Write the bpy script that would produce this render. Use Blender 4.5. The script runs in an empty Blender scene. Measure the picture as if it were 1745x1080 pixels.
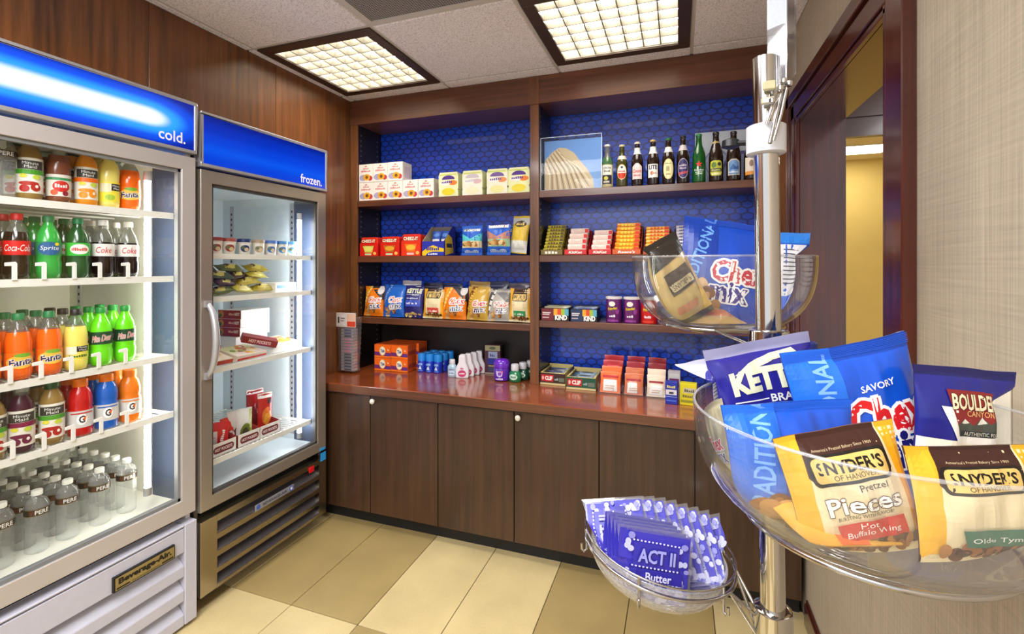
import bpy, bmesh, math, random
from mathutils import Vector, Matrix, noise
random.seed(7)
S = bpy.context.scene
COL = S.collection
pi = math.pi
# ------------------------------------------------------------------ camera
HC = 1.41                     # eye height
FP = 810.0                    # focal length in pixels of a 1745 px wide frame
AY = math.radians(19.42)      # the camera looks this far to the left of the depth axis
SA, CA = math.sin(AY), math.cos(AY)
cam_d = bpy.data.cameras.new('camera')
cam = bpy.data.objects.new('camera', cam_d)
COL.objects.link(cam)
cam.location = (0, 0, HC)
cam.rotation_euler = (pi/2, 0, AY)
cam_d.sensor_width = 36.0
cam_d.lens = FP/1745*36
cam_d.shift_y = -89/1745
cam_d.clip_start = 0.02
S.camera = cam
# ------------------------------------------------------------------ world and exposure
wd = bpy.data.worlds.new('world')
S.world = wd
wd.use_nodes = True
bg = wd.node_tree.nodes['Background']
bg.inputs[0].default_value = (0.95, 0.97, 1.0, 1)
bg.inputs[1].default_value = 1.05
S.view_settings.view_transform = 'Standard'
S.view_settings.look = 'None'
S.view_settings.gamma = 1
S.view_settings.use_curve_mapping = False
S.view_settings.exposure = 0.12
E_TROFFER = 17.0              # strength of the ceiling light diffusers
E_TUBE = 21.0                 # strength of the tubes in the coolers
def big_light(name, loc, sx, sy, watts, rot=(0, 0, 0), col=(0.98, 0.98, 1.0)):
    # unseen area lamps for the shop ceiling behind the camera and the hall
    l = bpy.data.lights.new(name, 'AREA')
    l.shape = 'RECTANGLE'; l.size = sx; l.size_y = sy; l.energy = watts; l.color = col
    o = bpy.data.objects.new(name, l); COL.objects.link(o)
    o.location = loc; o.rotation_euler = rot
    return o
big_light('shop_light', (-0.9, 0.1, 2.43), 1.2, 0.6, 46)
big_light('shop_light', (-0.6, -1.2, 2.43), 1.2, 1.2, 66)
big_light('hall_light', (1.9, 2.2, 2.60), 0.6, 1.2, 40)

# ------------------------------------------------------------------ pixel -> place on a real plane
def uv_(px): return (px-872.5)/FP
def X_on(px, Y):
    u = uv_(px); return Y*(u*CA-SA)/(u*SA+CA)
def Y_on(px, X):
    u = uv_(px); return X*(u*SA+CA)/(u*CA-SA)
def dep(X, Y): return -SA*X+CA*Y
def Z_at(py, X, Y): return HC-dep(X, Y)*(py-451)/FP
def at_t(px, py, t):
    u = uv_(px)
    return Vector((t*(u*CA-SA), t*(u*SA+CA), HC-t*(py-451)/FP))

# ------------------------------------------------------------------ materials
def lin(c):
    return tuple(((v/255)/12.92 if v/255 <= .04045 else ((v/255+.055)/1.055)**2.4) for v in c)
_mats = {}
def M(c, rough=.45, metal=0.0, coat=0.0, var=.05, scale=40.0, emit=0.0, bump=0.0, spec=.5, trans=0.0):
    key = (tuple(c), rough, metal, coat, var, scale, emit, bump, spec, trans)
    if key in _mats: return _mats[key]
    m = bpy.data.materials.new('surface'); m.use_nodes = True
    nt = m.node_tree; b = nt.nodes['Principled BSDF']
    L = lin(c)
    b.inputs['Base Color'].default_value = (*L, 1)
    b.inputs['Roughness'].default_value = rough
    b.inputs['Metallic'].default_value = metal
    b.inputs['Coat Weight'].default_value = coat
    b.inputs['Coat Roughness'].default_value = .08
    b.inputs['Specular IOR Level'].default_value = spec
    if trans: b.inputs['Transmission Weight'].default_value = trans
    if emit:
        b.inputs['Emission Color'].default_value = (*L, 1)
        b.inputs['Emission Strength'].default_value = emit
    if var:
        tc = nt.nodes.new('ShaderNodeTexCoord'); n = nt.nodes.new('ShaderNodeTexNoise')
        n.inputs['Scale'].default_value = scale
        mx = nt.nodes.new('ShaderNodeMix'); mx.data_type = 'RGBA'
        mx.inputs[6].default_value = (*[v*(1-var) for v in L], 1)
        mx.inputs[7].default_value = (*[min(1, v*(1+var)) for v in L], 1)
        nt.links.new(tc.outputs['Object'], n.inputs['Vector'])
        nt.links.new(n.outputs['Fac'], mx.inputs[0])
        nt.links.new(mx.outputs[2], b.inputs['Base Color'])
        if bump:
            bp = nt.nodes.new('ShaderNodeBump'); bp.inputs['Strength'].default_value = bump
            bp.inputs['Distance'].default_value = .002
            nt.links.new(n.outputs['Fac'], bp.inputs['Height'])
            nt.links.new(bp.outputs[0], b.inputs['Normal'])
    _mats[key] = m
    return m
def nodemat(name):
    m = bpy.data.materials.new(name); m.use_nodes = True
    nt = m.node_tree
    return m, nt, nt.nodes['Principled BSDF'], nt.nodes, nt.links
def ramp(N, stops):
    r = N.new('ShaderNodeValToRGB'); e = r.color_ramp.elements
    while len(e) < len(stops): e.new(.5)
    for i, (p, c) in enumerate(stops):
        e[i].position = p; e[i].color = (*c, 1)
    return r
def wood(dark, light, axis='Z', rough=.3, coat=.3, scale=1.0, crough=.12):
    m, nt, b, N, L = nodemat('wood')
    tc = N.new('ShaderNodeTexCoord'); mp = N.new('ShaderNodeMapping')
    k = {'X': (1.2, 26, 26), 'Y': (26, 1.2, 26), 'Z': (26, 26, 1.2)}[axis]
    mp.inputs['Scale'].default_value = tuple(v*scale for v in k)
    n = N.new('ShaderNodeTexNoise'); n.inputs['Scale'].default_value = 1.6; n.inputs['Detail'].default_value = 6; n.inputs['Roughness'].default_value = .62
    n2 = N.new('ShaderNodeTexNoise'); n2.inputs['Scale'].default_value = 1.7; n2.inputs['Detail'].default_value = 2
    L.new(tc.outputs['Object'], mp.inputs['Vector']); L.new(mp.outputs[0], n.inputs['Vector']); L.new(tc.outputs['Object'], n2.inputs['Vector'])
    ad = N.new('ShaderNodeMath'); ad.operation = 'MULTIPLY_ADD'; ad.inputs[1].default_value = .45
    L.new(n2.outputs['Fac'], ad.inputs[0]); 
    ml = N.new('ShaderNodeMath'); ml.operation = 'MULTIPLY'; ml.inputs[1].default_value = .62
    L.new(n.outputs['Fac'], ml.inputs[0]); L.new(ml.outputs[0], ad.inputs[2])
    r = ramp(N, [(.32, lin(dark)), (.72, lin(light))])
    L.new(ad.outputs[0], r.inputs[0]); L.new(r.outputs[0], b.inputs['Base Color'])
    b.inputs['Roughness'].default_value = rough
    b.inputs['Coat Weight'].default_value = coat; b.inputs['Coat Roughness'].default_value = crough
    bp = N.new('ShaderNodeBump'); bp.inputs['Strength'].default_value = .06; bp.inputs['Distance'].default_value = .001
    L.new(n.outputs['Fac'], bp.inputs['Height']); L.new(bp.outputs[0], b.inputs['Normal'])
    return m
def clear(tint=(.97, .98, .98), refl=1.0, ior=1.45, rough=.02, haze=0.0, hazec=(.9, .92, .95)):
    # thin clear sheet: light passes, the surface mirrors by Fresnel; a little milky scatter if haze
    m = bpy.data.materials.new('clear'); m.use_nodes = True
    nt = m.node_tree; N, L = nt.nodes, nt.links
    N.remove(N['Principled BSDF'])
    out = N['Material Output']
    tr = N.new('ShaderNodeBsdfTransparent'); tr.inputs[0].default_value = (*tint, 1)
    gl = N.new('ShaderNodeBsdfGlossy'); gl.inputs['Roughness'].default_value = rough
    fr = N.new('ShaderNodeFresnel'); fr.inputs['IOR'].default_value = ior
    mu = N.new('ShaderNodeMath'); mu.operation = 'MULTIPLY'; mu.inputs[1].default_value = refl; mu.use_clamp = True
    # the same mirror strength whichever side of the sheet is seen
    ge = N.new('ShaderNodeNewGeometry')
    ms = N.new('ShaderNodeMix'); ms.data_type = 'FLOAT'; ms.inputs[2].default_value = ior; ms.inputs[3].default_value = 1/ior
    L.new(ge.outputs['Backfacing'], ms.inputs[0]); L.new(ms.outputs[0], fr.inputs['IOR'])
    L.new(fr.outputs[0], mu.inputs[0])
    mix = N.new('ShaderNodeMixShader')
    L.new(mu.outputs[0], mix.inputs[0]); L.new(tr.outputs[0], mix.inputs[1]); L.new(gl.outputs[0], mix.inputs[2])
    last = mix
    if haze:
        df = N.new('ShaderNodeBsdfDiffuse'); df.inputs[0].default_value = (*hazec, 1)
        nz = N.new('ShaderNodeTexNoise'); nz.inputs['Scale'].default_value = 30
        hz = N.new('ShaderNodeMath'); hz.operation = 'MULTIPLY'; hz.inputs[1].default_value = haze*2
        L.new(nz.outputs['Fac'], hz.inputs[0])
        m2 = N.new('ShaderNodeMixShader')
        L.new(hz.outputs[0], m2.inputs[0]); L.new(mix.outputs[0], m2.inputs[1]); L.new(df.outputs[0], m2.inputs[2])
        last = m2
    L.new(last.outputs[0], out.inputs['Surface'])
    return m

WHITE = M((238, 238, 236), .4); BLACK = M((14, 14, 16), .4); DARKGAP = M((12, 10, 9), .8)
CHROME = M((205, 203, 200), .1, 1.0, var=.02); STEEL = M((150, 146, 140), .3, 1.0, var=.06, scale=8)
WHITEMET = M((214, 214, 218), .35); ALU = M((186, 186, 190), .38, .6, var=.03)
GLASS = clear((.985, .99, .99), .85); ACRYL = clear((.97, .975, .975), .4, 1.45, .02, .02)
BOWLM = clear((.965, .97, .965), 1.4, 1.5, .03, .022)
GLAREM = clear((.93, .93, .92), 1.4, 1.5, .06, .22, (.92, .92, .9))  # clear plastic, its white glare painted in as haze
RIMM = clear((.93, .94, .94), 2.0, 1.6, .05, .14, (.93, .93, .93))
PET = clear((.985, .995, .99), .75, 1.5, .06, .11, (.97, 1.0, .98))
PETD = clear((.72, .74, .70), 1.4, 1.5, .06, .22, (.42, .42, .36))
WRAP = clear((.96, .96, .98), 1.6, 1.5, .08, .05)

# ------------------------------------------------------------------ mesh building
class G:
    def __init__(s): s.v = []; s.f = []; s.m = []; s.mats = []
    def mi(s, mat):
        if mat not in s.mats: s.mats.append(mat)
        return s.mats.index(mat)
    def face(s, idx, mat): s.f.append(tuple(idx)); s.m.append(s.mi(mat))
    def add(s, vs, fs, mat):
        o = len(s.v); s.v.extend([tuple(p) for p in vs]); k = s.mi(mat)
        for f in fs: s.f.append(tuple(i+o for i in f)); s.m.append(k)
        return s
    def box(s, x0, x1, y0, y1, z0, z1, mat, faces='xXyYzZ'):
        vs = [(x, y, z) for z in (z0, z1) for y in (y0, y1) for x in (x0, x1)]
        F = {'x': (0, 4, 6, 2), 'X': (1, 3, 7, 5), 'y': (0, 1, 5, 4), 'Y': (2, 6, 7, 3), 'z': (0, 2, 3, 1), 'Z': (4, 5, 7, 6)}
        return s.add(vs, [F[c] for c in faces], mat)
    def bar(s, a, b, w, h, mat):
        # rectangular bar between two points
        a, b = Vector(a), Vector(b); d = (b-a).normalized()
        up = Vector((0, 0, 1)) if abs(d.z) < .9 else Vector((0, 1, 0))
        r = d.cross(up).normalized()*w/2; q = r.cross(d).normalized()*h/2
        vs = [p+e for p in (a, b) for e in (-r-q, r-q, r+q, -r+q)]
        return s.add(vs, [(0, 1, 2, 3), (7, 6, 5, 4), (0, 4, 5, 1), (1, 5, 6, 2), (2, 6, 7, 3), (3, 7, 4, 0)], mat)
    def tube(s, pts, r, mat, n=8, closed=False):
        pts = [Vector(p) for p in pts]; K = len(pts); vs = []; prev = None
        for i, p in enumerate(pts):
            if closed: d = pts[(i+1) % K]-pts[i-1]
            else: d = pts[min(i+1, K-1)]-pts[max(i-1, 0)]
            d.normalize()
            if prev is None:
                up = Vector((0, 0, 1)) if abs(d.z) < .9 else Vector((0, 1, 0))
                a = d.cross(up).normalized()
            else:
                a = (prev-d*prev.dot(d)).normalized()
            prev = a; b = d.cross(a)
            rr = r[i] if isinstance(r, (list, tuple)) else r
            vs += [p+(a*math.cos(2*pi*k/n)+b*math.sin(2*pi*k/n))*rr for k in range(n)]
        fs = []
        for i in range(K if closed else K-1):
            j = (i+1) % K
            for k in range(n): fs.append((i*n+k, i*n+(k+1) % n, j*n+(k+1) % n, j*n+k))
        if not closed:
            fs.append(tuple(range(n))[::-1]); fs.append(tuple((K-1)*n+k for k in range(n)))
        return s.add(vs, fs, mat)
    def lathe(s, prof, mat, n=20, cx=0, cy=0, cz=0, cap=True, sx=1.0, sy=1.0):
        # prof: (r, z) from bottom to top; mat: material or function of the mean z
        o = len(s.v); K = len(prof)
        for r, z in prof:
            for k in range(n):
                a = 2*pi*k/n
                s.v.append((cx+r*math.sin(a)*sx, cy-r*math.cos(a)*sy, cz+z))
        for i in range(K-1):
            mt = mat((prof[i][1]+prof[i+1][1])/2) if callable(mat) else mat
            for k in range(n):
                s.face((o+i*n+k, o+i*n+(k+1) % n, o+(i+1)*n+(k+1) % n, o+(i+1)*n+k), mt)
        if cap:
            mt = mat(prof[0][1]) if callable(mat) else mat
            s.face([o+k for k in range(n)][::-1], mt)
            mt = mat(prof[-1][1]) if callable(mat) else mat
            s.face([o+(K-1)*n+k for k in range(n)], mt)
        return s
    def prism(s, poly, axis, a, b, mat):
        # polygon in the two other axes pushed along axis from a to b
        def P(p, t):
            return {'x': (t, p[0], p[1]), 'y': (p[0], t, p[1]), 'z': (p[0], p[1], t)}[axis]
        n = len(poly)
        vs = [P(p, a) for p in poly]+[P(p, b) for p in poly]
        fs = [tuple(range(n))[::-1], tuple(range(n, 2*n))]+[(i, (i+1) % n, n+(i+1) % n, n+i) for i in range(n)]
        return s.add(vs, fs, mat)
    def build(s, name, parent=None, bevel=0.0, smooth=None, loc=None, rot=None, seg=1):
        me = bpy.data.meshes.new(name)
        off = Vector((0, 0, 0))
        if parent is not None and parent.get('_w'):      # drawn in room coordinates: move to the thing's base
            off = Vector(parent['_w'])
        me.from_pydata([(p[0]-off.x, p[1]-off.y, p[2]-off.z) for p in s.v], [], s.f)
        for mt in s.mats: me.materials.append(mt)
        me.polygons.foreach_set('material_index', s.m)
        if bevel:
            bm = bmesh.new(); bm.from_mesh(me)
            bmesh.ops.remove_doubles(bm, verts=bm.verts, dist=1e-6)
            bmesh.ops.recalc_face_normals(bm, faces=bm.faces)
            ed = [e for e in bm.edges if len(e.link_faces) == 2 and e.calc_face_angle(0) > .5]
            bmesh.ops.bevel(bm, geom=ed, offset=bevel, segments=seg, affect='EDGES', clamp_overlap=True)
            bm.to_mesh(me); bm.free()
        if smooth is not None:
            for p in me.polygons: p.use_smooth = True
            me.set_sharp_from_angle(angle=math.radians(smooth))
        me.update()
        return link(name, me, parent, loc, rot)
def link(name, me, parent=None, loc=None, rot=None):
    o = bpy.data.objects.new(name, me); COL.objects.link(o)
    if parent is not None:
        o.parent = parent
        if parent.get('_w') and loc is None: o['_w'] = tuple(parent['_w'])
    if loc is not None: o.location = loc
    if rot is not None: o.rotation_euler = rot
    return o
def tag(o, label=None, cat=None, group=None, kind=None):
    if label: o['label'] = label
    if cat: o['category'] = cat
    if group: o['group'] = group
    if kind: o['kind'] = kind
    return o
def thing(name, label, cat, loc=(0, 0, 0), rot=(0, 0, 0), group=None, world=False):
    o = bpy.data.objects.new(name, None); COL.objects.link(o)
    o.empty_display_size = .05
    o.location = loc; o.rotation_euler = rot
    if world: o['_w'] = tuple(loc)
    return tag(o, label, cat, group)
KIDS = {}
def dup(root, loc, rot=None, label=None, group=None):
    def cp(o, par):
        c = o.copy(); COL.objects.link(c)
        if par is not None: c.parent = par
        for k in kids.get(o.name, []): cp(k, c)
        return c
    kids = {}
    def rec(o):
        kids[o.name] = list(o.children)
        for k in o.children: rec(k)
    if root.name not in KIDS:
        rec(root); KIDS[root.name] = kids
    kids = KIDS[root.name]
    r = cp(root, None)
    r.location = loc
    if rot is not None: r.rotation_euler = rot
    if label: r['label'] = label
    if group: r['group'] = group
    return r

# ------------------------------------------------------------------ flat print: coloured shapes and lettering laid on a surface
ILLEGIBLE = set('OATMEAL|Classic|Crunch|SANITIZER|hand gel|LOTION|soft|PM|Xtreme|Secret|Scope|COUGH|DROPS|Crystal|Advil|LAGER|PREMIUM|PALE ALE|1842|Beer|ICE|POCKETS|Chips|Peanut mix|Lemonade|Berry|MILK|WAFER|CUPS|NOUGAT|CRUNCH|NUTS|Peanut|Nougat|Peanuts|salted|BBQ|Original|BAR|2x|Mini|Honey Mustard|KRINKLE CUT|potato chips|CHEDDAR|HONEY NUT|BOLD|N|Canada Dry|BLUE MOON|SAMUEL|ADAMS|LIGHT|Extra'.split('|'))
_txt = {}
def text2d(s, sh=0.0, off=0.0):
    k = (s, sh, off)
    if k in _txt: return _txt[k]
    cu = bpy.data.curves.new('t', 'FONT'); cu.body = s; cu.size = 1; cu.shear = sh; cu.offset = off; cu.resolution_u = 2
    o = bpy.data.objects.new('t', cu)
    me = o.to_mesh()
    vs = [(v.co.x, v.co.y) for v in me.vertices]; fs = [tuple(p.vertices) for p in me.polygons]
    o.to_mesh_clear(); bpy.data.objects.remove(o); bpy.data.curves.remove(cu)
    _txt[k] = (vs, fs)
    return _txt[k]
_pm = {}
def tess(vs, fs, step, clip):
    bm = bmesh.new()
    V = [bm.verts.new((x, y, 0)) for x, y in vs]
    for f in fs:
        try: bm.faces.new([V[i] for i in f])
        except ValueError: pass
    xs = [p[0] for p in vs]; ys = [p[1] for p in vs]
    def cut(co, no, outer=False):
        bmesh.ops.bisect_plane(bm, geom=bm.verts[:]+bm.edges[:]+bm.faces[:], dist=1e-7, plane_co=co, plane_no=no, clear_outer=outer)
    if clip:
        x0, x1, y0, y1 = clip
        if min(xs) < x0: cut((x0, 0, 0), (-1, 0, 0), True)
        if max(xs) > x1: cut((x1, 0, 0), (1, 0, 0), True)
        if min(ys) < y0: cut((0, y0, 0), (0, -1, 0), True)
        if max(ys) > y1: cut((0, y1, 0), (0, 1, 0), True)
    if step:
        for ax, vals in ((0, xs), (1, ys)):
            k = math.floor(min(vals)/step)+1
            while k*step < max(vals):
                c = [0, 0, 0]; n = [0, 0, 0]; c[ax] = k*step; n[ax] = 1
                cut(c, n); k += 1
    bm.verts.index_update()
    out = ([(v.co.x, v.co.y) for v in bm.verts], [tuple(v.index for v in f.verts) for f in bm.faces])
    bm.free()
    return out
def ell(cx, cy, rx, ry, n=18, rot=0.0, a0=0.0, a1=360.0):
    c, s = math.cos(math.radians(rot)), math.sin(math.radians(rot)); P = []
    full = a1-a0 >= 360
    for i in range(n if full else n+1):
        a = math.radians(a0+(a1-a0)*i/n); x, y = rx*math.cos(a), ry*math.sin(a)
        P.append((cx+x*c-y*s, cy+x*s+y*c))
    return P
def rrect(x0, y0, x1, y1, r):
    P = []
    for cx, cy, a in ((x1-r, y1-r, 0), (x0+r, y1-r, 90), (x0+r, y0+r, 180), (x1-r, y0+r, 270)):
        for i in range(4):
            t = math.radians(a+30*i); P.append((cx+r*math.cos(t), cy+r*math.sin(t)))
    return P
def printed(parent, spec, mapf, W=1.0, step=None, clip=None, name='label_print', rough=.4, key=None, lift=.0003, dl=.00008):
    """spec: list of ('p', points, colour) | ('r', x0, y0, x1, y1, colour) | ('e', cx, cy, rx, ry, colour[, rot]) | ('t', text, cx, cy, w, h, colour[, opts])"""
    if key is not None and key in _pm: return link(name, _pm[key], parent)
    g = G(); lay = 0
    def put(vs, fs, col):
        nonlocal lay
        if step or clip: vs, fs = tess(vs, fs, step, clip)
        off = lift+dl*lay; lay += 1
        g.add([mapf(x*W, y*W, off) for x, y in vs], fs, M(col, rough, var=.03))
    for e in spec:
        if e[0] == 'p': put(e[1], [tuple(range(len(e[1])))], e[2])
        elif e[0] == 'r': put([(e[1], e[2]), (e[3], e[2]), (e[3], e[4]), (e[1], e[4])], [(0, 1, 2, 3)], e[5])
        elif e[0] == 'e':
            P = ell(*e[1:5], rot=(e[6] if len(e) > 6 else 0)); put(P, [tuple(range(len(P)))], e[5])
        else:
            _, s, cx, cy, w, h, col = e[:7]; o = e[7] if len(e) > 7 else {}
            if s in ILLEGIBLE:      # print too small to read in the photograph: uneven ink strokes, no words
                n_ = max(3, len(s)); a = math.radians(o.get('rot', 0)); c, sn = math.cos(a), math.sin(a)
                P, F = [], []
                for i in range(n_):
                    hh = h*(.5+.5*abs(math.sin(3.7*i+len(s)))); xa = -w/2+w*i/n_; xb = xa+w/n_*.72; k = len(P)
                    P += [(cx+x*c-y*sn, cy+x*sn+y*c) for x, y in ((xa, -h/2), (xb, -h/2), (xb, -h/2+hh), (xa, -h/2+hh))]; F.append((k, k+1, k+2, k+3))
                put(P, F, col); continue
            sh = o.get('sh', 0.0); bold = o.get('b', .0)
            vb, fb = text2d(s, sh, bold)
            if not vb: continue
            x0, x1 = min(p[0] for p in vb), max(p[0] for p in vb); y0, y1 = min(p[1] for p in vb), max(p[1] for p in vb)
            kx, ky = w/(x1-x0), h/(y1-y0); a = math.radians(o.get('rot', 0)); c, sn = math.cos(a), math.sin(a)
            def tr(vs):
                q = [((x-(x0+x1)/2)*kx, (y-(y0+y1)/2)*ky) for x, y in vs]
                if 'arc' in o: q = [(x, y+o['arc']*(1-(2*x/w)**2)) for x, y in q]
                if 'slope' in o: q = [(x, y+o['slope']*x) for x, y in q]
                return [(cx+x*c-y*sn, cy+x*sn+y*c) for x, y in q]
            if 'ol' in o:
                # outline: the same letters shifted round a small circle
                rr_ = min(h*.75, w*.3)*o.get('ow', .05)*1.1; T0 = tr(vb); lay0 = lay
                for q in range(8):
                    dx, dy = rr_*math.cos(q*pi/4+.4), rr_*math.sin(q*pi/4+.4)
                    lay = lay0; put([(x+dx, y+dy) for x, y in T0], fb, o['ol'])
            put(tr(vb), fb, col)
    ob = g.build(name, parent)
    if key is not None: _pm[key] = ob.data
    return ob
def front(y=0.0):   # on a face that looks along -y
    return lambda x, z, o: (x, y-o, z)
def side(xp):       # on a face that looks along +x, text runs along +y
    return lambda a, z, o: (xp+o, a, z)
def cyl(r, z0=0.0):  # around a bottle, centred on -y
    return lambda x, z, o: ((r+o)*math.sin(x/r), -(r+o)*math.cos(x/r), z+z0)

# ================================================================== the room
WOOD = wood((54, 30, 16), (138, 84, 42), 'Z', .34, .4)
WOODX = wood((58, 32, 20), (122, 72, 46), 'X', .34, .35)
WOODTOP = wood((104, 42, 18), (164, 86, 44), 'X', .22, .6, crough=.1)
WOODDOOR = wood((44, 27, 18), (82, 54, 34), 'Z', .38, .25)
REDWOOD = wood((44, 13, 8), (92, 34, 18), 'Z', .22, .6)
REDWOODY = wood((44, 13, 8), (88, 32, 18), 'Y', .22, .6)
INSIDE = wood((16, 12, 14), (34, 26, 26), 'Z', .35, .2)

def m_floor(c):
    m, nt, b, N, L = nodemat('stone_tile')
    tc = N.new('ShaderNodeTexCoord'); n = N.new('ShaderNodeTexNoise'); n.inputs['Scale'].default_value = 5; n.inputs['Detail'].default_value = 8
    n2 = N.new('ShaderNodeTexNoise'); n2.inputs['Scale'].default_value = 160
    L.new(tc.outputs['Object'], n.inputs['Vector']); L.new(tc.outputs['Object'], n2.inputs['Vector'])
    C = lin(c); r = ramp(N, [(.3, [v*.86 for v in C]), (.7, [v*1.1 for v in C])])
    ad = N.new('ShaderNodeMath'); ad.operation = 'MULTIPLY_ADD'; ad.inputs[1].default_value = .3
    ml = N.new('ShaderNodeMath'); ml.operation = 'MULTIPLY'; ml.inputs[1].default_value = .7
    L.new(n.outputs['Fac'], ml.inputs[0]); L.new(n2.outputs['Fac'], ad.inputs[0]); L.new(ml.outputs[0], ad.inputs[2])
    L.new(ad.outputs[0], r.inputs[0]); L.new(r.outputs[0], b.inputs['Base Color'])
    b.inputs['Roughness'].default_value = .42
    return m
TILE_A = m_floor((206, 186, 136)); TILE_B = m_floor((164, 142, 92))
fl = G().box(-2.7, .64, -1.6, 2.80, -.06, -.006, M((70, 60, 45), .8)).build('floor')
tag(fl, kind='structure')
FX = [-2.18+.33*i for i in range(9)]; FX[-1] = .474
FYs = [-1.085, -.425, .235, .895, 1.555, 2.215]
FX0 = -1.85
tx = [-2.18, -1.85, -1.52, -1.19, -.86, -.53, -.20, .13, .474]
for j in range(len(FYs)-1):
    for i in range(len(tx)-1):
        par = ((i-1)//2+j) % 2
        # the pair next to the corner is the mid tone, pairs then alternate
        mt = TILE_B if par == 0 else TILE_A
        e = .0016
        G().box(tx[i]+e, tx[i+1]-e, FYs[j]+e, FYs[j+1]-e, -.006, 0, mt).build('floor_tile', fl, bevel=.0012)

# wallpaper
def m_paper(c):
    m, nt, b, N, L = nodemat('linen_wallpaper')
    tc = N.new('ShaderNodeTexCoord')
    out = None
    for sc in ((8, 260, 3), (8, 5, 220)):
        mp = N.new('ShaderNodeMapping'); mp.inputs['Scale'].default_value = sc
        n = N.new('ShaderNodeTexNoise'); n.inputs['Scale'].default_value = 1.0; n.inputs['Detail'].default_value = 3
        L.new(tc.outputs['Object'], mp.inputs['Vector']); L.new(mp.outputs[0], n.inputs['Vector'])
        if out is None: out = n
        else:
            ad = N.new('ShaderNodeMath'); ad.operation = 'MULTIPLY_ADD'; ad.inputs[1].default_value = .35
            ml = N.new('ShaderNodeMath'); ml.operation = 'MULTIPLY'; ml.inputs[1].default_value = .65
            L.new(out.outputs['Fac'], ml.inputs[0]); L.new(n.outputs['Fac'], ad.inputs[0]); L.new(ml.outputs[0], ad.inputs[2]); out = ad
    C = lin(c); r = ramp(N, [(.3, [v*.74 for v in C]), (.7, [min(1, v*1.14) for v in C])])
    L.new(out.outputs[0], r.inputs[0]); L.new(r.outputs[0], b.inputs['Base Color'])
    b.inputs['Roughness'].default_value = .75
    return m
PAPER = m_paper((186, 172, 150))
PLASTER = M((222, 196, 120), .8, var=.06, scale=6)
# left wall: wood panels above and beside the cooler niche
wl = G().box(-2.68, -2.60, -1.6, 2.80, 0, 2.46, M((40, 28, 20), .7)).build('wall_left')
tag(wl, kind='structure')
def panel(y0, y1, z0, z1):
    G().box(-2.02, -1.956, y0+.0008, y1-.0008, z0, z1, WOOD).build('wall_panel', wl, bevel=.001)
panel(.62, 1.28, 2.075, 2.436); panel(1.28, 1.90, 2.075, 2.436); panel(1.90, 2.115, 2.075, 2.436)
panel(2.115, 2.485, 0, 2.436); panel(-.6, .62, 0, 2.436); panel(-1.6, -.6, 0, 2.436)
G().box(-2.60, -2.02, 2.125, 2.16, 0, 2.436, M((40, 28, 20), .7)).box(-2.60, -2.02, .58, .612, 0, 2.436, M((40, 28, 20), .7)).build('niche_side', wl)
wb = G().box(-2.60, .474, 2.76, 2.80, 0, 2.46, M((60, 40, 28), .7)).build('wall_back')
tag(wb, kind='structure')
# right wall with the pass-through opening
OY0, OY1, OZ0, OZ1 = 1.368, 2.27, .98, 2.005
wr = G()
for y0, y1, z0, z1 in ((-1.6, OY0-.021, 0, 2.46), (OY1+.021, 2.80, 0, 2.46), (OY0-.021, OY1+.021, 0, OZ0-.031), (OY0-.021, OY1+.021, OZ1+.021, 2.46)):
    wr.box(.474, .637, y0, y1, z0, z1, PAPER)
wr = tag(wr.build('wall_right'), kind='structure')
# lacquered lining and casing of the opening
t = G()
t.box(.474, .637, OY1-.0, OY1+.02, OZ0-.02, OZ1+.02, REDWOOD)
t.box(.474, .637, OY0-.02, OY0, OZ0-.02, OZ1+.02, REDWOOD)
tag(t.build('trim_1'), kind='structure')
tag(G().box(.474, .637, OY0, OY1, OZ1, OZ1+.02, REDWOODY).build('trim_2'), kind='structure')
tag(G().box(.440, .645, OY0-.03, OY1+.02, OZ0-.03, OZ0, REDWOODY).build('trim_3', bevel=.004), kind='structure')
CW = .136
def casing(name, a, b, z0, z1, mat, vertical=True, flip=1):
    g = G(); W = b-a
    # stepped moulding: bead at the inner edge, flat, ogee step, raised back band
    steps = [(0, .12, .016), (.12, .17, .010), (.17, .60, .019), (.60, .66, .013), (.66, 1.0, .028)]
    if flip < 0: steps = [(1-q, 1-p, d) for p, q, d in steps]
    for p, q, d in steps:
        if vertical: g.box(.474-d, .474, a+W*p, a+W*q, z0, z1, mat)
        else: g.box(.474-d, .474, z0, z1, a+W*p, a+W*q, mat)
    return tag(g.build(name, bevel=.0025), kind='structure')
casing('trim_4', OY0-CW, OY0, OZ0, OZ1+CW, REDWOOD, True, -1)
casing('trim_5', OY1, OY1+CW, OZ0, OZ1+CW, REDWOOD, True, 1)
casing('trim_6', OZ1, OZ1+CW, OY0-CW, OY1+CW, REDWOODY, False, 1)
bb = G()
bb.box(.474-.014, .474, -1.6, 2.14, 0, .085, REDWOODY).box(.474-.008, .474, -1.6, 2.14, .085, .10, REDWOODY)
tag(bb.build('baseboard_right', bevel=.003), kind='structure')
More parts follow.
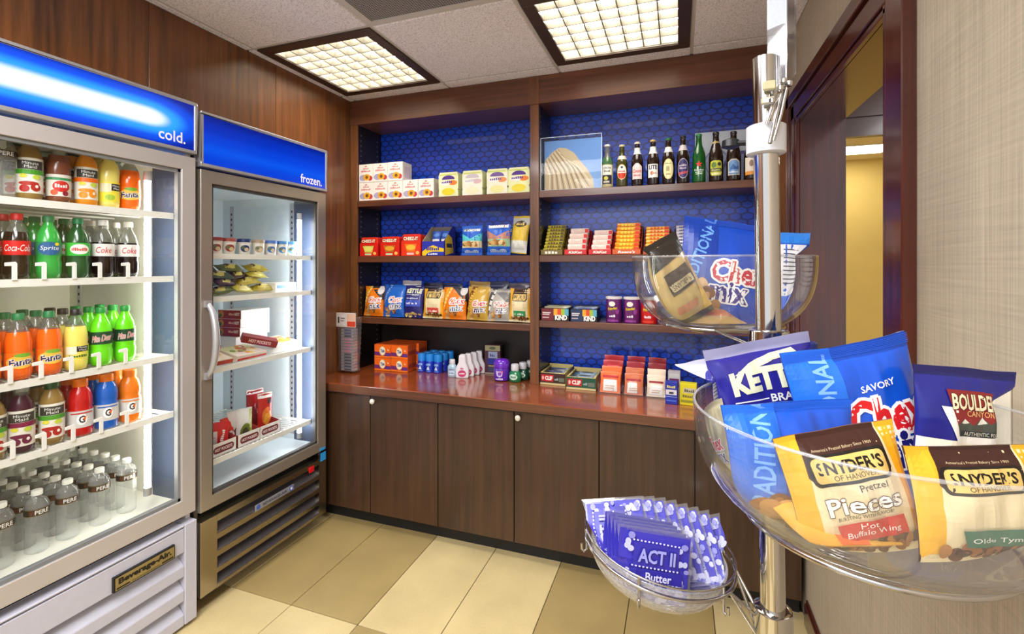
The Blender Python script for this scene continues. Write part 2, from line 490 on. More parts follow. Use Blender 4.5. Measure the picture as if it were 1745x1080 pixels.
# hall beyond the opening
tag(G().box(.2, 3.2, 5.5, 5.56, 0, 2.6, PLASTER).build('wall_hall'), kind='structure')
tag(G().box(3.2, 3.26, 2.8, 5.56, 0, 2.6, PLASTER).box(3.2, 3.26, .6, 2.8, 0, 2.6, PLASTER).build('wall_hall_side'), kind='structure')
tag(G().box(.14, .2, 2.8, 5.56, 0, 2.6, PLASTER).build('wall_hall_near'), kind='structure')
tag(G().box(.637, 3.2, .6, 5.5, -.06, 0, TILE_A).box(.2, .637, 2.80, 5.5, -.06, 0, TILE_A).build('floor_hall'), kind='structure')
tag(G().box(.2, 3.2, 3.45, 5.5, 2.436, 2.5, M((226, 214, 184), .8)).box(.637, 3.2, .6, 3.40, 2.62, 2.68, M((226, 214, 184), .8)).build('ceiling_hall'), kind='structure')
bm_ = G(); bm_.box(.64, 3.2, 3.40, 3.45, 2.185, 2.68, wood((40, 18, 20), (62, 30, 26), 'X', .35, .3)).box(.64, 3.2, 3.385, 3.40, 2.30, 2.33, wood((40, 18, 20), (62, 30, 26), 'X', .35, .3))
tag(bm_.build('beam_hall'), kind='structure')
hl = thing('hall_ceiling_light', 'bright flat ceiling light in the yellow hall beyond the opening', 'ceiling light', (1.42, 5.0, 2.436), world=True)
G().box(1.10, 1.74, 4.82, 5.20, 2.428, 2.4355, M((236, 230, 214), .5)).build('frame', hl, bevel=.002)
G().box(1.12, 1.72, 4.84, 5.18, 2.4265, 2.4285, M((255, 248, 226), .6, emit=14, var=0)).build('diffuser', hl)
# ceiling
m, nt, b, N, L = nodemat('acoustic_tile')
tc = N.new('ShaderNodeTexCoord'); n1 = N.new('ShaderNodeTexNoise'); n1.inputs['Scale'].default_value = 170; n1.inputs['Detail'].default_value = 3
r = ramp(N, [(.36, lin((198, 194, 202))), (.5, lin((240, 236, 244)))]); L.new(tc.outputs['Object'], n1.inputs['Vector']); L.new(n1.outputs['Fac'], r.inputs[0]); L.new(r.outputs[0], b.inputs['Base Color'])
bp = N.new('ShaderNodeBump'); bp.inputs['Strength'].default_value = .35; bp.inputs['Distance'].default_value = .002; L.new(n1.outputs['Fac'], bp.inputs['Height']); L.new(bp.outputs[0], b.inputs['Normal'])
b.inputs['Roughness'].default_value = .9
ACOU = m
GRID = M((196, 192, 190), .5)
ce = tag(G().box(-2.68, .70, -1.6, 2.80, 2.52, 2.60, M((90, 88, 86), .9)).build('ceiling'), kind='structure')
CX = [-1.956, -1.92, -1.26, -.603, .055, .474]
CY = [-1.6, -.95, -.28, .39, 1.06, 1.73, 2.40, 2.485]
LIT = {(1, 5), (3, 5)}; VENT = (2, 4)
for i in range(5):
    for j in range(7):
        if (i, j) in LIT or (i, j) == VENT: continue
        e = .008
        x0, x1, y0, y1 = CX[i], CX[i+1], CY[j], CY[j+1]
        if i > 0: x0 += e
        if i < 4: x1 -= e
        if j < 6: y1 -= e
        if j > 0: y0 += e
        g = G().box(x0, x1, y0, y1, 2.437, 2.452, ACOU)
        g.build('ceiling_tile', ce, bevel=.004 if min(x1-x0, y1-y0) > .1 else 0)
for x in CX[1:-1]: G().box(x-.010, x+.010, -1.6, 2.485, 2.441, 2.47, GRID).build('grid_bar', ce)
for y in CY[1:-1]: G().box(-1.956, .474, y-.010, y+.010, 2.4412, 2.47, GRID).build('grid_bar', ce)

DIFF = M((255, 251, 240), .6, emit=E_TROFFER, var=0)
LOUV = M((132, 126, 112), .4, var=.02)
BRONZE = M((74, 56, 44), .4, .3)
def troffer(i, j, label):
    x0, x1, y0, y1 = CX[i]+.010, CX[i+1]-.010, CY[j]+.010, CY[j+1]-.010
    t = thing('ceiling_light', label, 'ceiling light', ((x0+x1)/2, (y0+y1)/2, 2.437), group='recessed louvred ceiling lights', world=True)
    w = .052
    g = G()
    g.box(x0, x1, y0, y0+w, 2.432, 2.446, BRONZE).box(x0, x1, y1-w, y1, 2.432, 2.446, BRONZE)
    g.box(x0, x0+w, y0+w, y1-w, 2.432, 2.446, BRONZE).box(x1-w, x1, y0+w, y1-w, 2.432, 2.446, BRONZE)
    g.build('frame', t, bevel=.003)
    a0, a1, b0, b1 = x0+w, x1-w, y0+w, y1-w
    g = G()
    g.box(a0-.006, a0, b0, b1, 2.44, 2.50, LOUV).box(a1, a1+.006, b0, b1, 2.44, 2.50, LOUV).box(a0, a1, b0-.006, b0, 2.44, 2.50, LOUV).box(a0, a1, b1, b1+.006, 2.44, 2.50, LOUV)
    g.build('housing', t)
    G().box(a0, a1, b0, b1, 2.486, 2.492, DIFF).build('diffuser', t)
    n = 7
    for k in range(1, n):
        x = a0+(a1-a0)*k/n; y = b0+(b1-b0)*k/n
        G().prism([(x-.0025, 2.445), (x+.0025, 2.445), (x+.0075, 2.474), (x-.0075, 2.474)], 'y', b0, b1, LOUV).build('louvre_blade', t)
        G().prism([(y-.0025, 2.4452), (y+.0025, 2.4452), (y+.0075, 2.4738), (y-.0075, 2.4738)], 'x', a0, a1, LOUV).build('louvre_blade', t)
troffer(1, 5, 'square ceiling light with white egg-crate louvre over the frozen cooler')
troffer(3, 5, 'square ceiling light with white egg-crate louvre before the beer bottles')
# return-air vent: perforated panel
m, nt, b, N, L = nodemat('perforated_metal')
tc = N.new('ShaderNodeTexCoord'); vo = N.new('ShaderNodeTexVoronoi'); vo.inputs['Scale'].default_value = 95; vo.inputs['Randomness'].default_value = .0
r = ramp(N, [(.3, (.02, .02, .02)), (.42, lin((150, 148, 148)))]); L.new(tc.outputs['Object'], vo.inputs['Vector']); L.new(vo.outputs['Distance'], r.inputs[0]); L.new(r.outputs[0], b.inputs['Base Color'])
vt = thing('air_vent', 'grey perforated return-air vent set in the ceiling grid', 'vent', (-.93, 1.395, 2.44), world=True)
G().box(-1.248, -.615, 1.072, 1.718, 2.439, 2.445, m).build('perforated_plate', vt)
g = G()
for q in ((-1.25, -1.225, 1.07, 1.72), (-.638, -.613, 1.07, 1.72), (-1.225, -.638, 1.07, 1.095), (-1.225, -.638, 1.695, 1.72)): g.box(*q, 2.435, 2.443, GRID)
g.build('frame', vt)

# ================================================================== base cabinets, counter, bookcase
SF = 2.485      # bookcase front
CF = 2.155      # cabinet door front
DX = [-1.956, -1.567, -1.160, -.749, -.343, .061, .458]
KN = M((226, 220, 208), .3, .2)
labs = ['dark wood double-door cabinet beside the frozen cooler', 'dark wood double-door cabinet in the middle of the counter run', 'dark wood double-door cabinet behind the chrome pole stand']
for k in range(3):
    x0, x1 = DX[2*k], DX[2*k+2]
    c = thing('base_cabinet', labs[k], 'cabinet', ((x0+x1)/2, CF+.2, 0), group='base cabinets', world=True)
    G().box(x0, x1, CF+.0205, 2.74, .0775, .711, INSIDE).build('carcass', c)
    G().box(x0, x1, 2.205, 2.225, 0, .0775, M((18, 18, 20), .5)).build('plinth', c)
    for s in (0, 1):
        a, b_ = DX[2*k+s]+.0022, DX[2*k+s+1]-.0022
        d = G().box(a, b_, CF, CF+.019, .0785, .706, WOODDOOR).build('door', c, bevel=.0012)
        if s == 1:
            kx, kz = a+.022, .682
            pr = [(.005, 0), (.005, .010), (.013, .014), (.0145, .019), (.012, .024), (.005, .026)]
            g = G(); g.lathe(pr, KN, 14)
            g.v = [(kx+v[0], CF-v[2], kz+v[1]) for v in g.v]
            g.f = [f[::-1] for f in g.f]
            g.build('knob', d, smooth=50)
ct = thing('countertop', 'long polished red-brown wooden countertop above the cabinets', 'countertop', (-.74, 2.44, .714), world=True)
G().box(-1.954, .458, CF-.020, 2.745, .7115, .7135, DARKGAP).build('shadow_gap', ct)
G().box(-1.955, .460, 2.137, 2.745, .7135, .758, WOODTOP).build('worktop', ct, bevel=.0025)
G().box(-1.955, .460, 2.1355, 2.139, .7145, .7555, WOODX).build('front_edge', ct)

m, nt, b, N, L = nodemat('blue_scale_pattern')
tc = N.new('ShaderNodeTexCoord'); sp = N.new('ShaderNodeSeparateXYZ'); L.new(tc.outputs['Object'], sp.inputs[0])
cx = N.new('ShaderNodeCombineXYZ')
for a, k, s in (('X', 'X', .058), ('Z', 'Y', .036)):
    q = N.new('ShaderNodeMath'); q.operation = 'DIVIDE'; q.inputs[1].default_value = s; L.new(sp.outputs[a], q.inputs[0]); L.new(q.outputs[0], cx.inputs[k])
def vm(op, a, b=None, c=None):
    n = N.new('ShaderNodeVectorMath'); n.operation = op
    for i, v in enumerate((a, b, c)):
        if v is None: continue
        if isinstance(v, tuple): n.inputs[i].default_value = v
        else: L.new(v, n.inputs[i])
    return n
def mth(op, a, b=None):
    n = N.new('ShaderNodeMath'); n.operation = op
    for i, v in enumerate((a, b)):
        if v is None: continue
        if isinstance(v, float): n.inputs[i].default_value = v
        else: L.new(v, n.inputs[i])
    return n.outputs[0]
H = (.5, .866, .5)
wa = vm('WRAP', cx.outputs[0], H, tuple(-v for v in H)).outputs[0]
wb2 = vm('WRAP', vm('SUBTRACT', cx.outputs[0], (.5, .866, 0)).outputs[0], H, tuple(-v for v in H)).outputs[0]
def hexd(v):
    ab = vm('ABSOLUTE', v).outputs[0]; s = N.new('ShaderNodeSeparateXYZ'); L.new(ab, s.inputs[0])
    return mth('MAXIMUM', s.outputs['X'], vm('DOT_PRODUCT', ab, (.5, .866, 0)).outputs['Value'])
hd = mth('MINIMUM', hexd(wa), hexd(wb2))
r = ramp(N, [(.0, lin((14, 66, 196))), (.36, lin((14, 72, 206))), (.43, lin((6, 38, 132))), (.5, lin((5, 30, 112)))])
L.new(hd, r.inputs[0]); L.new(r.outputs[0], b.inputs['Base Color'])
b.inputs['Roughness'].default_value = .35; b.inputs['Coat Weight'].default_value = .6; b.inputs['Coat Roughness'].default_value = .06
BLUEP = m
bc = thing('bookcase', 'dark wood wall bookcase with two shelved bays and blue backs', 'bookcase', (-.74, 2.62, .758), world=True)
ZT = 2.285
G().box(-1.956, -1.904, SF, 2.72, .7582, ZT, WOOD).build('side_panel', bc, bevel=.001)
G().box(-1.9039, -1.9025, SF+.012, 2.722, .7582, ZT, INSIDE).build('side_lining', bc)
G().box(-.772, -.722, SF, 2.735, .7582, ZT, WOOD).build('divider', bc, bevel=.001)
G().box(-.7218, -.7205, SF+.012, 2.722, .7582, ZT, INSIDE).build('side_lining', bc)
G().box(.420, .4735, SF, 2.735, .7582, ZT, WOOD).build('side_panel', bc, bevel=.001)
G().box(-1.956, .4735, SF-.004, 2.735, ZT, 2.4355, WOODX).build('header', bc, bevel=.001)
G().box(-.776, -.718, SF-.008, SF-.004, ZT-.002, 2.434, WOOD).build('stile', bc)
for z in (1.809, 1.462, 1.083): G().box(-1.9024, -.7721, SF+.002, 2.732, z-.037, z, WOODX).build('shelf', bc, bevel=.0015)
for z in (1.812, 1.462, 1.108): G().box(-.7204, .420, SF+.002, 2.732, z-.037, z, WOODX).build('shelf', bc, bevel=.0015)
G().box(-1.904, -.772, 2.736, 2.745, 1.05, ZT, BLUEP).build('blue_back_panel', bc)
G().box(-1.904, -.772, 2.736, 2.745, .7582, 1.05, INSIDE).build('shaded_back_panel', bc)  # dark back paints in the shade of the lower left bay
G().box(-.722, .420, 2.736, 2.745, .7582, ZT, BLUEP).build('blue_back_panel', bc)
g = G()
for xx, yy, sg in ((-1.9024, SF+.035, 1), (-1.9024, 2.69, 1), (-.7204, SF+.035, 1), (-.7204, 2.69, 1)):
    z = .85
    while z < 2.25:
        if all(not(zz-.05 < z < zz+.012) for zz in (1.81, 1.462, 1.083, 1.108)): g.box(xx, xx+.0012, yy-.004, yy+.004, z-.004, z+.004, M((150, 146, 140), .3, .8))
        z += .032
tag(g.build('shelf_pin_holes', bc), kind='stuff')

# ================================================================== the two glass-door coolers
LINER_W = M((236, 236, 222), .4); LINER_C = M((222, 232, 236), .4)
SHELFW = M((240, 240, 232), .4); SHADEW = M((62, 72, 92), .4)
TUBEM = M((255, 252, 240), .5, emit=E_TUBE, var=0); TUBEC = M((244, 250, 255), .5, emit=E_TUBE*1.7, var=0)
STEELD = M((128, 120, 110), .28, 1.0, var=.1, scale=5)
STEELP = M((176, 166, 150), .24, 1.0, var=.08, scale=5)
XF = -1.81
def signmat(stops, zc, hh, yfade, strength):
    m, nt, b, N, L = nodemat('lit_sign')
    tc = N.new('ShaderNodeTexCoord'); sp = N.new('ShaderNodeSeparateXYZ'); L.new(tc.outputs['Object'], sp.inputs[0])
    def f(op, a, b_=None, clamp=False):
        n = N.new('ShaderNodeMath'); n.operation = op; n.use_clamp = clamp
        for i, v in enumerate((a, b_)):
            if v is None: continue
            if isinstance(v, (int, float)): n.inputs[i].default_value = v
            else: L.new(v, n.inputs[i])
        return n.outputs[0]
    d = f('DIVIDE', f('ABSOLUTE', f('SUBTRACT', sp.outputs['Z'], zc)), hh)
    e = f('MULTIPLY', f('MAXIMUM', f('SUBTRACT', sp.outputs['Y'], yfade), 0.0), 4.2)
    d = f('SQRT', f('ADD', f('MULTIPLY', d, d), f('MULTIPLY', e, e)))
    d = f('MINIMUM', d, 1.0)
    r = ramp(N, [(p, lin(c)) for p, c in stops]); r.color_ramp.interpolation = 'EASE'
    L.new(d, r.inputs[0]); L.new(r.outputs[0], b.inputs['Emission Color'])
    b.inputs['Emission Strength'].default_value = strength
    b.inputs['Base Color'].default_value = (*lin((4, 24, 110)), 1); b.inputs['Roughness'].default_value = .15
    return m
def shelf_rack(c, y0, y1, z, xf, xb):
    g = G()
    g.box(xf, xf+.006, y0, y1, z-.020, z+.003, SHELFW)                   # price strip along the front
    g.box(xb, xf, y0, y0+.006, z-.012, z, SHELFW).box(xb, xf, y1-.006, y1, z-.012, z, SHELFW)
    g.box(xb, xb+.006, y0, y1, z-.008, z, SHELFW)
    s = g.build('shelf', c)
    g = G()
    n = 26
    for i in range(1, n): 
        y = y0+(y1-y0)*i/n; g.box(xb, xf, y-.002, y+.002, z-.005, z-.001, SHELFW, 'yYzZ')
    for k in (.2, .45, .7, .95):
        x = xb+(xf-xb)*k; g.box(x-.003, x+.003, y0, y1, z-.011, z-.005, SHELFW, 'xXzZ')
    g.build('shelf_wires', s)
    return s
def cooler(name, label, y0, y1, D):
    c = thing(name, label, 'cooler', (-2.2, (y0+y1)/2, 0), world=True)
    LN, MET = D['liner'], D['metal']
    zt = D['sign'][1]+.004
    xb = -2.56
    g = G()
    g.box(xb, -1.845, y0, y0+.018, .10, zt, D['body']).box(xb, -1.845, y1-.018, y1, .10, zt, D['body'])
    g.box(xb, -1.845, y0, y1, zt-.02, zt, D['body']).box(xb, xb+.02, y0, y1, .10, zt, D['body']).box(xb, -1.86, y0, y1, .08, .10, D['body'])
    for fy in (y0+.05, y1-.05):
        for fx in (-2.5, -1.92): g.lathe([(.02, 0), (.022, .01), (.014, .02), (.014, .09)], BLACK, 10, fx, fy, 0)
    g.build('cabinet', c, bevel=.002)
    # white inner lining
    a, b = y0+.055, y1-.055
    zi0, zi1 = D['glass'][0]+.0, D['door'][1]
    g = G()
    g.box(-2.50, -1.846, y0+.019, a, zi0-.05, zi1, LN).box(-2.50, -1.846, b, y1-.019, zi0-.05, zi1, LN)
    g.box(-2.52, -2.50, y0+.019, y1-.019, zi0-.05, zi1, LN).box(-2.50, -1.846, a, b, zi1-.015, zi1, LN).box(-2.50, -1.846, a, b, zi0-.05, zi0, LN)
    g.build('lining', c)
    for yy in (a, b):
        for xx in (-2.43, -1.99):
            s = 1 if yy == a else -1
            g = G(); g.box(xx-.012, xx+.012, min(yy, yy+s*.004), max(yy, yy+s*.004), zi0+.03, zi1-.05, ALU)
            z = zi0+.06
            while z < zi1-.08:
                g.box(xx-.004, xx+.004, min(yy, yy+s*.0046), max(yy, yy+s*.0046), z, z+.012, DARKGAP); z += .03
            g.build('shelf_standard', c)
    # grey strip paints the shade on the wall between lamp tube and door
    G().box(-1.975, -1.848, b-.003, b-.0005, zi0, zi1-.016, SHADEW).build('shade_strip', c)
    ty = D['tube_y']
    G().lathe([(.0105, 0), (.0105, D['tube'][1]-D['tube'][0])], D['tubem'], 14, -1.885, ty, D['tube'][0]).build('lamp_tube', c, smooth=50)
    G().lathe([(.013, 0), (.013, .03)], ALU, 12, -1.885, ty, D['tube'][0]-.03).build('lamp_socket', c, smooth=50)
    G().lathe([(.013, 0), (.013, .035)], WHITEMET, 12, -1.885, ty, D['tube'][1]).build('lamp_socket', c, smooth=50)
    # door
    d0, d1 = D['door']; g0, g1 = D['glass']; fy0, fy1 = D['gy']
    g = G()
    def mitre(P): g.prism(P, 'x', -1.842, XF, MET)
    mitre([(y0+.003, d0), (y1-.003, d0), (fy1, g0), (fy0, g0)]); mitre([(y0+.003, d1), (fy0, g1), (fy1, g1), (y1-.003, d1)])
    mitre([(y0+.003, d0), (fy0, g0), (fy0, g1), (y0+.003, d1)]); mitre([(y1-.003, d0), (y1-.003, d1), (fy1, g1), (fy1, g0)])
    df = g.build('door_frame', c, bevel=.0015)
    g = G()
    for q in ((fy0, fy1, g0, g0+.012), (fy0, fy1, g1-.012, g1), (fy0, fy0+.010, g0, g1), (fy1-.010, fy1, g0, g1)): g.box(-1.838, -1.818, *q, D['gasket'])
    g.build('gasket', df)
    G().box(-1.829, -1.825, fy0+.002, fy1-.002, g0+.002, g1-.002, GLASS).build('glass_pane', df)
    # handle: bowed metal grip on the hinge-free side
    hy = y0+.028; z0, z1 = D['handle']
    pts = []
    for i in range(13):
        q = i/12; pts.append((XF+.006+.045*math.sin(pi*q)**.6, hy+.002, z0+(z1-z0)*q))
    g = G(); g.tube(pts, [.010+.004*math.sin(pi*i/12) for i in range(13)], ALU, 10)
    g.box(XF, XF+.014, hy-.012, hy+.014, z0-.014, z0+.012, ALU).box(XF, XF+.014, hy-.012, hy+.014, z1-.012, z1+.014, ALU)
    g.build('handle', df, smooth=45)
    # header sign
    s0, s1 = D['sign']
    g = G()
    w = .012
    for q in ((y0, y1, s0, s0+w), (y0, y1, s1-w, s1), (y0, y0+w, s0+w, s1-w), (y1-w, y1, s0+w, s1-w)): g.box(-1.843, XF+.006, *q, ALU)
    sb = g.build('sign_box', c, bevel=.002)
    G().box(-1.841, XF+.002, y0+w, y1-w, s0+w, s1-w, D['signm']).build('sign_panel', sb)
    tx0, tx1, tz0, tz1, word = D['word']
    printed(sb, [('t', word, (tx0+tx1)/2, (tz0+tz1)/2, tx1-tx0, tz1-tz0, (250, 252, 255), {'b': .015})], lambda a_, z_, o: (XF+.002+o, a_-0, z_), 1.0, name='lettering')
    return c
def sgn(y0, y1):
    return (y0+y1)/2
CY0, CY1 = .640, 1.364
stC = [(0, (255, 255, 255)), (.17, (235, 248, 255)), (.42, (40, 150, 246)), (.72, (8, 70, 204)), (1, (4, 26, 128))]
cold = cooler('drink_cooler', 'tall white glass-door cooler of bottled drinks under a lit blue sign', CY0, CY1, dict(
    liner=LINER_W, metal=M((196, 190, 188), .34, .35, var=.05, scale=6), body=WHITEMET, sign=(1.847, 2.05), door=(.436, 1.832), glass=(.498, 1.779), gy=(.692, 1.3055),
    tube_y=1.229, tube=(.575, 1.725), tubem=TUBEM, sm=False, gasket=M((120, 122, 122), .5), handle=(.95, 1.25),
    signm=signmat(stC, 1.948, .098, .17, 1.2), word=(Y_on(271, -1.805), Y_on(317, -1.805), Z_at(246, -1.805, Y_on(317, -1.805)), Z_at(221.5, -1.805, Y_on(295, -1.805)), 'cold.')))
FY0, FY1 = 1.379, 2.100
stF = [(0, (6, 92, 244)), (.3, (3, 70, 226)), (.7, (2, 48, 190)), (1, (2, 30, 140))]
frozen = cooler('frozen_cooler', 'steel-framed glass-door cooler of frozen food beside the wooden wall', FY0, FY1, dict(
    liner=LINER_C, metal=M((172, 162, 150), .3, .65, var=.06, scale=8), body=M((120, 116, 110), .35, .9), sign=(1.805, 2.028), door=(.412, 1.795), glass=(.4625, 1.743), gy=(1.4325, 2.037),
    tube_y=1.985, tube=(.53, 1.645), tubem=TUBEC, sm=False, gasket=M((70, 68, 66), .5), handle=(.96, 1.25),
    signm=signmat(stF, 1.880, .13, .5, .75), word=(Y_on(513, -1.805), Y_on(549, -1.805), Z_at(316, -1.805, Y_on(540, -1.805)), Z_at(296, -1.805, Y_on(517, -1.805)), 'frozen.')))
XS = -1.862
ZC = [1.6075, 1.364, 1.060, .838]
for z in ZC: shelf_rack(cold, CY0+.057, CY1-.057, z, XS, -2.47)
ZF = [1.455, 1.270, .967, .580]
for z in ZF: shelf_rack(frozen, FY0+.057, FY1-.057, z, XS-.006, -2.47)
# white lane stops standing at the shelf fronts
STOP = M((246, 246, 240), .35)
for z, pxs in ((ZC[1], (17, 68, 120, 164, 212)), (ZC[2], (10, 63, 115, 162, 208)), (ZC[3], (14, 68, 118, 166, 210))):
    for p in pxs:
        y = Y_on(p, XS); w = .016
        P = [(y, z), (y+w*.75, z), (y+w*.75, z+.050), (y+w*.5, z+.055), (y-w, z+.052), (y-w, z+.042), (y, z+.042)]
        G().prism(P, 'x', XS+.007, XS+.011, STOP).build('lane_stop', cold, bevel=.0008)
# ---- white louvred base of the drink cooler
g = G(); z0, z1 = .016, .404
WB = M((190, 190, 204), .4)
g.box(-1.86, XF+.006, CY1-.050, CY1-.002, z0, z1, WB).box(-1.86, XF+.006, CY0+.002, CY0+.05, z0, z1, WB)
g.box(-1.86, XF+.004, CY0+.05, CY1-.05, z1-.008, z1, WB).box(-1.875, -1.862, CY0+.05, CY1-.05, z0, z1, DARKGAP)
gr = g.build('grille', cold, bevel=.0025)
for k, zb in enumerate((.298, .2035, .109, .0145)):
    hf = .062 if k else .092
    P = [(XF+.002, zb), (XF+.002, zb+hf*.66 if k else zb+hf), (XF-.040, zb+hf+.022 if k else zb+hf+.003), (XF-.045, zb+hf+.016 if k else zb+hf-.004), (XF-.006, zb+hf*.5), (XF-.010, zb)]
    G().prism(P, 'y', CY0+.05, CY1-.0505, WB).build('slat', gr, bevel=.002)
ya, yb = Y_on(194, -1.797), Y_on(299, -1.797)
za, zb = Z_at(949, -1.797, Y_on(299, -1.797)), Z_at(931.5, -1.797, Y_on(295, -1.797))
BR = M((170, 156, 112), .3, .8)
G().box(XF+.001, -1.7985, ya, yb, za-.004, zb+.004, BLACK).box(-1.7985, -1.797, ya+.004, yb-.004, za, zb, BR).build('nameplate', gr, bevel=.0008)
ym, zm, hh = (ya+yb)/2, (za+zb)/2, zb-za
printed(gr, [('t', 'Beverage-Air.', ym, zm+hh*.08, (yb-ya)*.86, hh*.60, (16, 14, 10), {'b': .05}), ('r', ya+.008, za+hh*.08, ya+.05, za+hh*.2, (16, 14, 10)), ('r', yb-.05, za+hh*.08, yb-.008, za+hh*.2, (16, 14, 10)), ('r', ya+.056, za+hh*.1, yb-.056, za+hh*.15, (60, 54, 40))], lambda a_, z_, o: (-1.7968+o, a_, z_), name='lettering')
# ---- steel base of the frozen cooler with four hooded louvres
z0, z1 = .07, .374
sl = [(.294, .345), (.222, .270), (.151, .198), (.085, .131)]
la, lb = FY0+.075, FY1-.055
g = G()
g.box(-1.875, XF, FY0+.002, la, z0, z1, STEELP).box(-1.875, XF, lb, FY1-.002, z0, z1, STEELP)
zz = z1
for s0, s1 in sl: g.box(-1.84, XF, la, lb, s1, zz, STEELP); zz = s0
g.box(-1.84, XF, la, lb, z0, zz, STEELP).box(-1.89, -1.878, la, lb, z0, z1, DARKGAP)
gr = g.build('grille', frozen, bevel=.001)
for s0, s1 in sl:
    G().prism([(XF-.001, s0), (XF-.001, s0+.004), (-1.872, s1-.006), (-1.872, s1-.012)], 'y', la, lb, M((92, 88, 92), .35, .6)).build('slat', gr)
ya, yb = Y_on(434, XF), Y_on(500, XF)
zc_ = Z_at(847, XF, (ya+yb)/2)
# the badge follows the louvre strip
G().box(XF, XF+.003, ya, yb, zc_-.014, zc_+.014, M((168, 170, 186), .3, .5)).build('nameplate', gr, bevel=.0006)
printed(gr, [('t', 'BEVERAGE-AIR', (ya+yb)/2, zc_, (yb-ya)*.62, .012, (40, 40, 52), {'b': .02}), ('e', ya+.018, zc_, .011, .011, (70, 96, 190)), ('e', yb-.016, zc_, .013, .013, (70, 96, 190)), ('e', yb-.016, zc_, .007, .007, (220, 226, 240))], lambda a_, z_, o: (XF+.003+o, a_, z_), name='lettering')
G().box(XF, XF+.006, Y_on(526, XF), Y_on(534, XF), Z_at(809, XF, 1.95), Z_at(800, XF, 1.95), M((210, 22, 30), .3)).build('red_indicator', gr, bevel=.001)
G().box(XF, XF+.002, FY1-.045, FY1-.006, Z_at(786, XF, 2.06), Z_at(772, XF, 2.06), M((40, 150, 226), .5)).box(XF, XF+.002, FY1-.05, FY1-.01, .415, .428, M((40, 150, 226), .5)).build('blue_tape', gr)

# ================================================================== drinks in the cooler
def mk_bottle(kind, desc, cat, prof, body, capprof, capm, spec, rl, zl, hl, key, n=20, W=1.0, bump=None):
    t = thing(kind, desc, cat)
    G().lathe(prof, body, n).build('body', t, smooth=50)
    G().lathe(capprof, capm, 14).build('cap', t, smooth=50)
    if spec:
        if hl:
            G().lathe([(rl, zl), (rl, zl+hl)], spec[0], n, cap=False).build('label_wrap', t, smooth=80)
        if spec[1]: printed(t, spec[1], cyl(rl+.0003, zl), W, step=.009, name='label_print', key=key)
    return t
SODA = [(.021, 0), (.028, .004), (.0315, .02), (.0325, .05), (.0298, .064), (.0308, .069), (.0314, .075), (.0314, .118), (.0300, .124), (.0265, .145), (.018, .165), (.0125, .176), (.0120, .186)]
SODACAP = [(.0146, .182), (.0146, .199), (.0125, .2015)]
WIDE = [(.025, 0), (.0325, .005), (.0340, .03), (.0338, .088), (.0305, .096), (.0330, .106), (.0325, .126), (.027, .150), (.020, .160), (.0188, .168)]
WIDECAP = [(.0208, .163), (.0208, .184), (.019, .187)]
JUICE = [(.024, 0), (.0290, .004), (.0306, .02), (.0290, .085), (.0311, .132), (.0255, .155), (.0178, .168), (.0165, .178)]
JUICECAP = [(.0186, .174), (.0186, .193), (.017, .195)]
def liq(col, lev, rough=.12):
    a = M(col, rough, coat=.4, var=.03)
    return lambda z: a if z < lev else PETD
def full(col): return M(col, .14, coat=.4, var=.05)
cR, cG, cW, cB, cO = M((206, 20, 28), .4), M((34, 128, 74), .4), M((232, 232, 224), .4), M((38, 34, 32), .4), M((238, 120, 18), .4)
BK = {}
BK['cola'] = mk_bottle('cola_bottle', 'x', 'bottle', SODA, liq((26, 10, 8), .140), SODACAP, cR, (M((214, 16, 26), .35), [('t', 'Coca-Cola', 0, .0215, .062, .020, (250, 244, 240), {'sh': .35})]), .0318, .075, .043, 'coke')
BK['lemon_lime'] = mk_bottle('lemon_lime_bottle', 'x', 'bottle', SODA, full((42, 168, 66)), SODACAP, cG, (M((30, 140, 84), .35), [('p', ell(0, .022, .03, .021), (22, 92, 150)), ('t', 'Sprite', 0, .022, .046, .017, (244, 250, 250), {'sh': .15, 'ol': (20, 60, 130), 'ow': .03}), ('e', .018, .036, .006, .005, (246, 216, 40))]), .0318, .075, .043, 'sprite')
BK['ginger_ale'] = mk_bottle('ginger_ale_bottle', 'x', 'bottle', SODA, full((34, 84, 40)), SODACAP, cG, (M((60, 190, 60), .35), [('e', 0, .022, .026, .017, (246, 244, 232)), ('t', 'Canada Dry', 0, .022, .042, .011, (206, 40, 34), {'sh': .2})]), .0318, .075, .043, 'ginger')
BK['diet_cola'] = mk_bottle('diet_cola_bottle', 'x', 'bottle', SODA, liq((26, 12, 10), .132), SODACAP, cW, (M((236, 234, 230), .35), [('t', 'Coke', .0, .0215, .044, .021, (208, 24, 32), {'sh': .2})]), .0318, .075, .043, 'diet')
BK['orange_soda'] = mk_bottle('orange_soda_bottle', 'x', 'bottle', SODA, liq((250, 108, 14), .150), SODACAP, cG, (M((244, 120, 22), .35), [('e', 0, .016, .036, .020, (250, 196, 70)), ('e', .004, .036, .020, .006, (120, 180, 50)), ('t', 'Fanta', 0, .016, .054, .022, (30, 26, 92), {'ol': (250, 246, 236), 'ow': .07, 'b': .03, 'slope': .1})]), .0326, .040, .044, 'fanta')
BK['lemonade'] = mk_bottle('lemonade_bottle', 'x', 'bottle', SODA, liq((246, 232, 110), .150), SODACAP, cB, (M((244, 228, 90), .35), [('r', -.03, .014, .0, .040, (238, 236, 214)), ('r', -.001, .022, .034, .040, (34, 32, 30)), ('t', 'Minute', .016, .036, .026, .006, (244, 244, 240)), ('t', 'Maid', .016, .027, .02, .006, (244, 244, 240)), ('t', 'Lemonade', .004, .008, .05, .008, (60, 110, 40), {'sh': .2})]), .0326, .040, .044, 'lemonade')
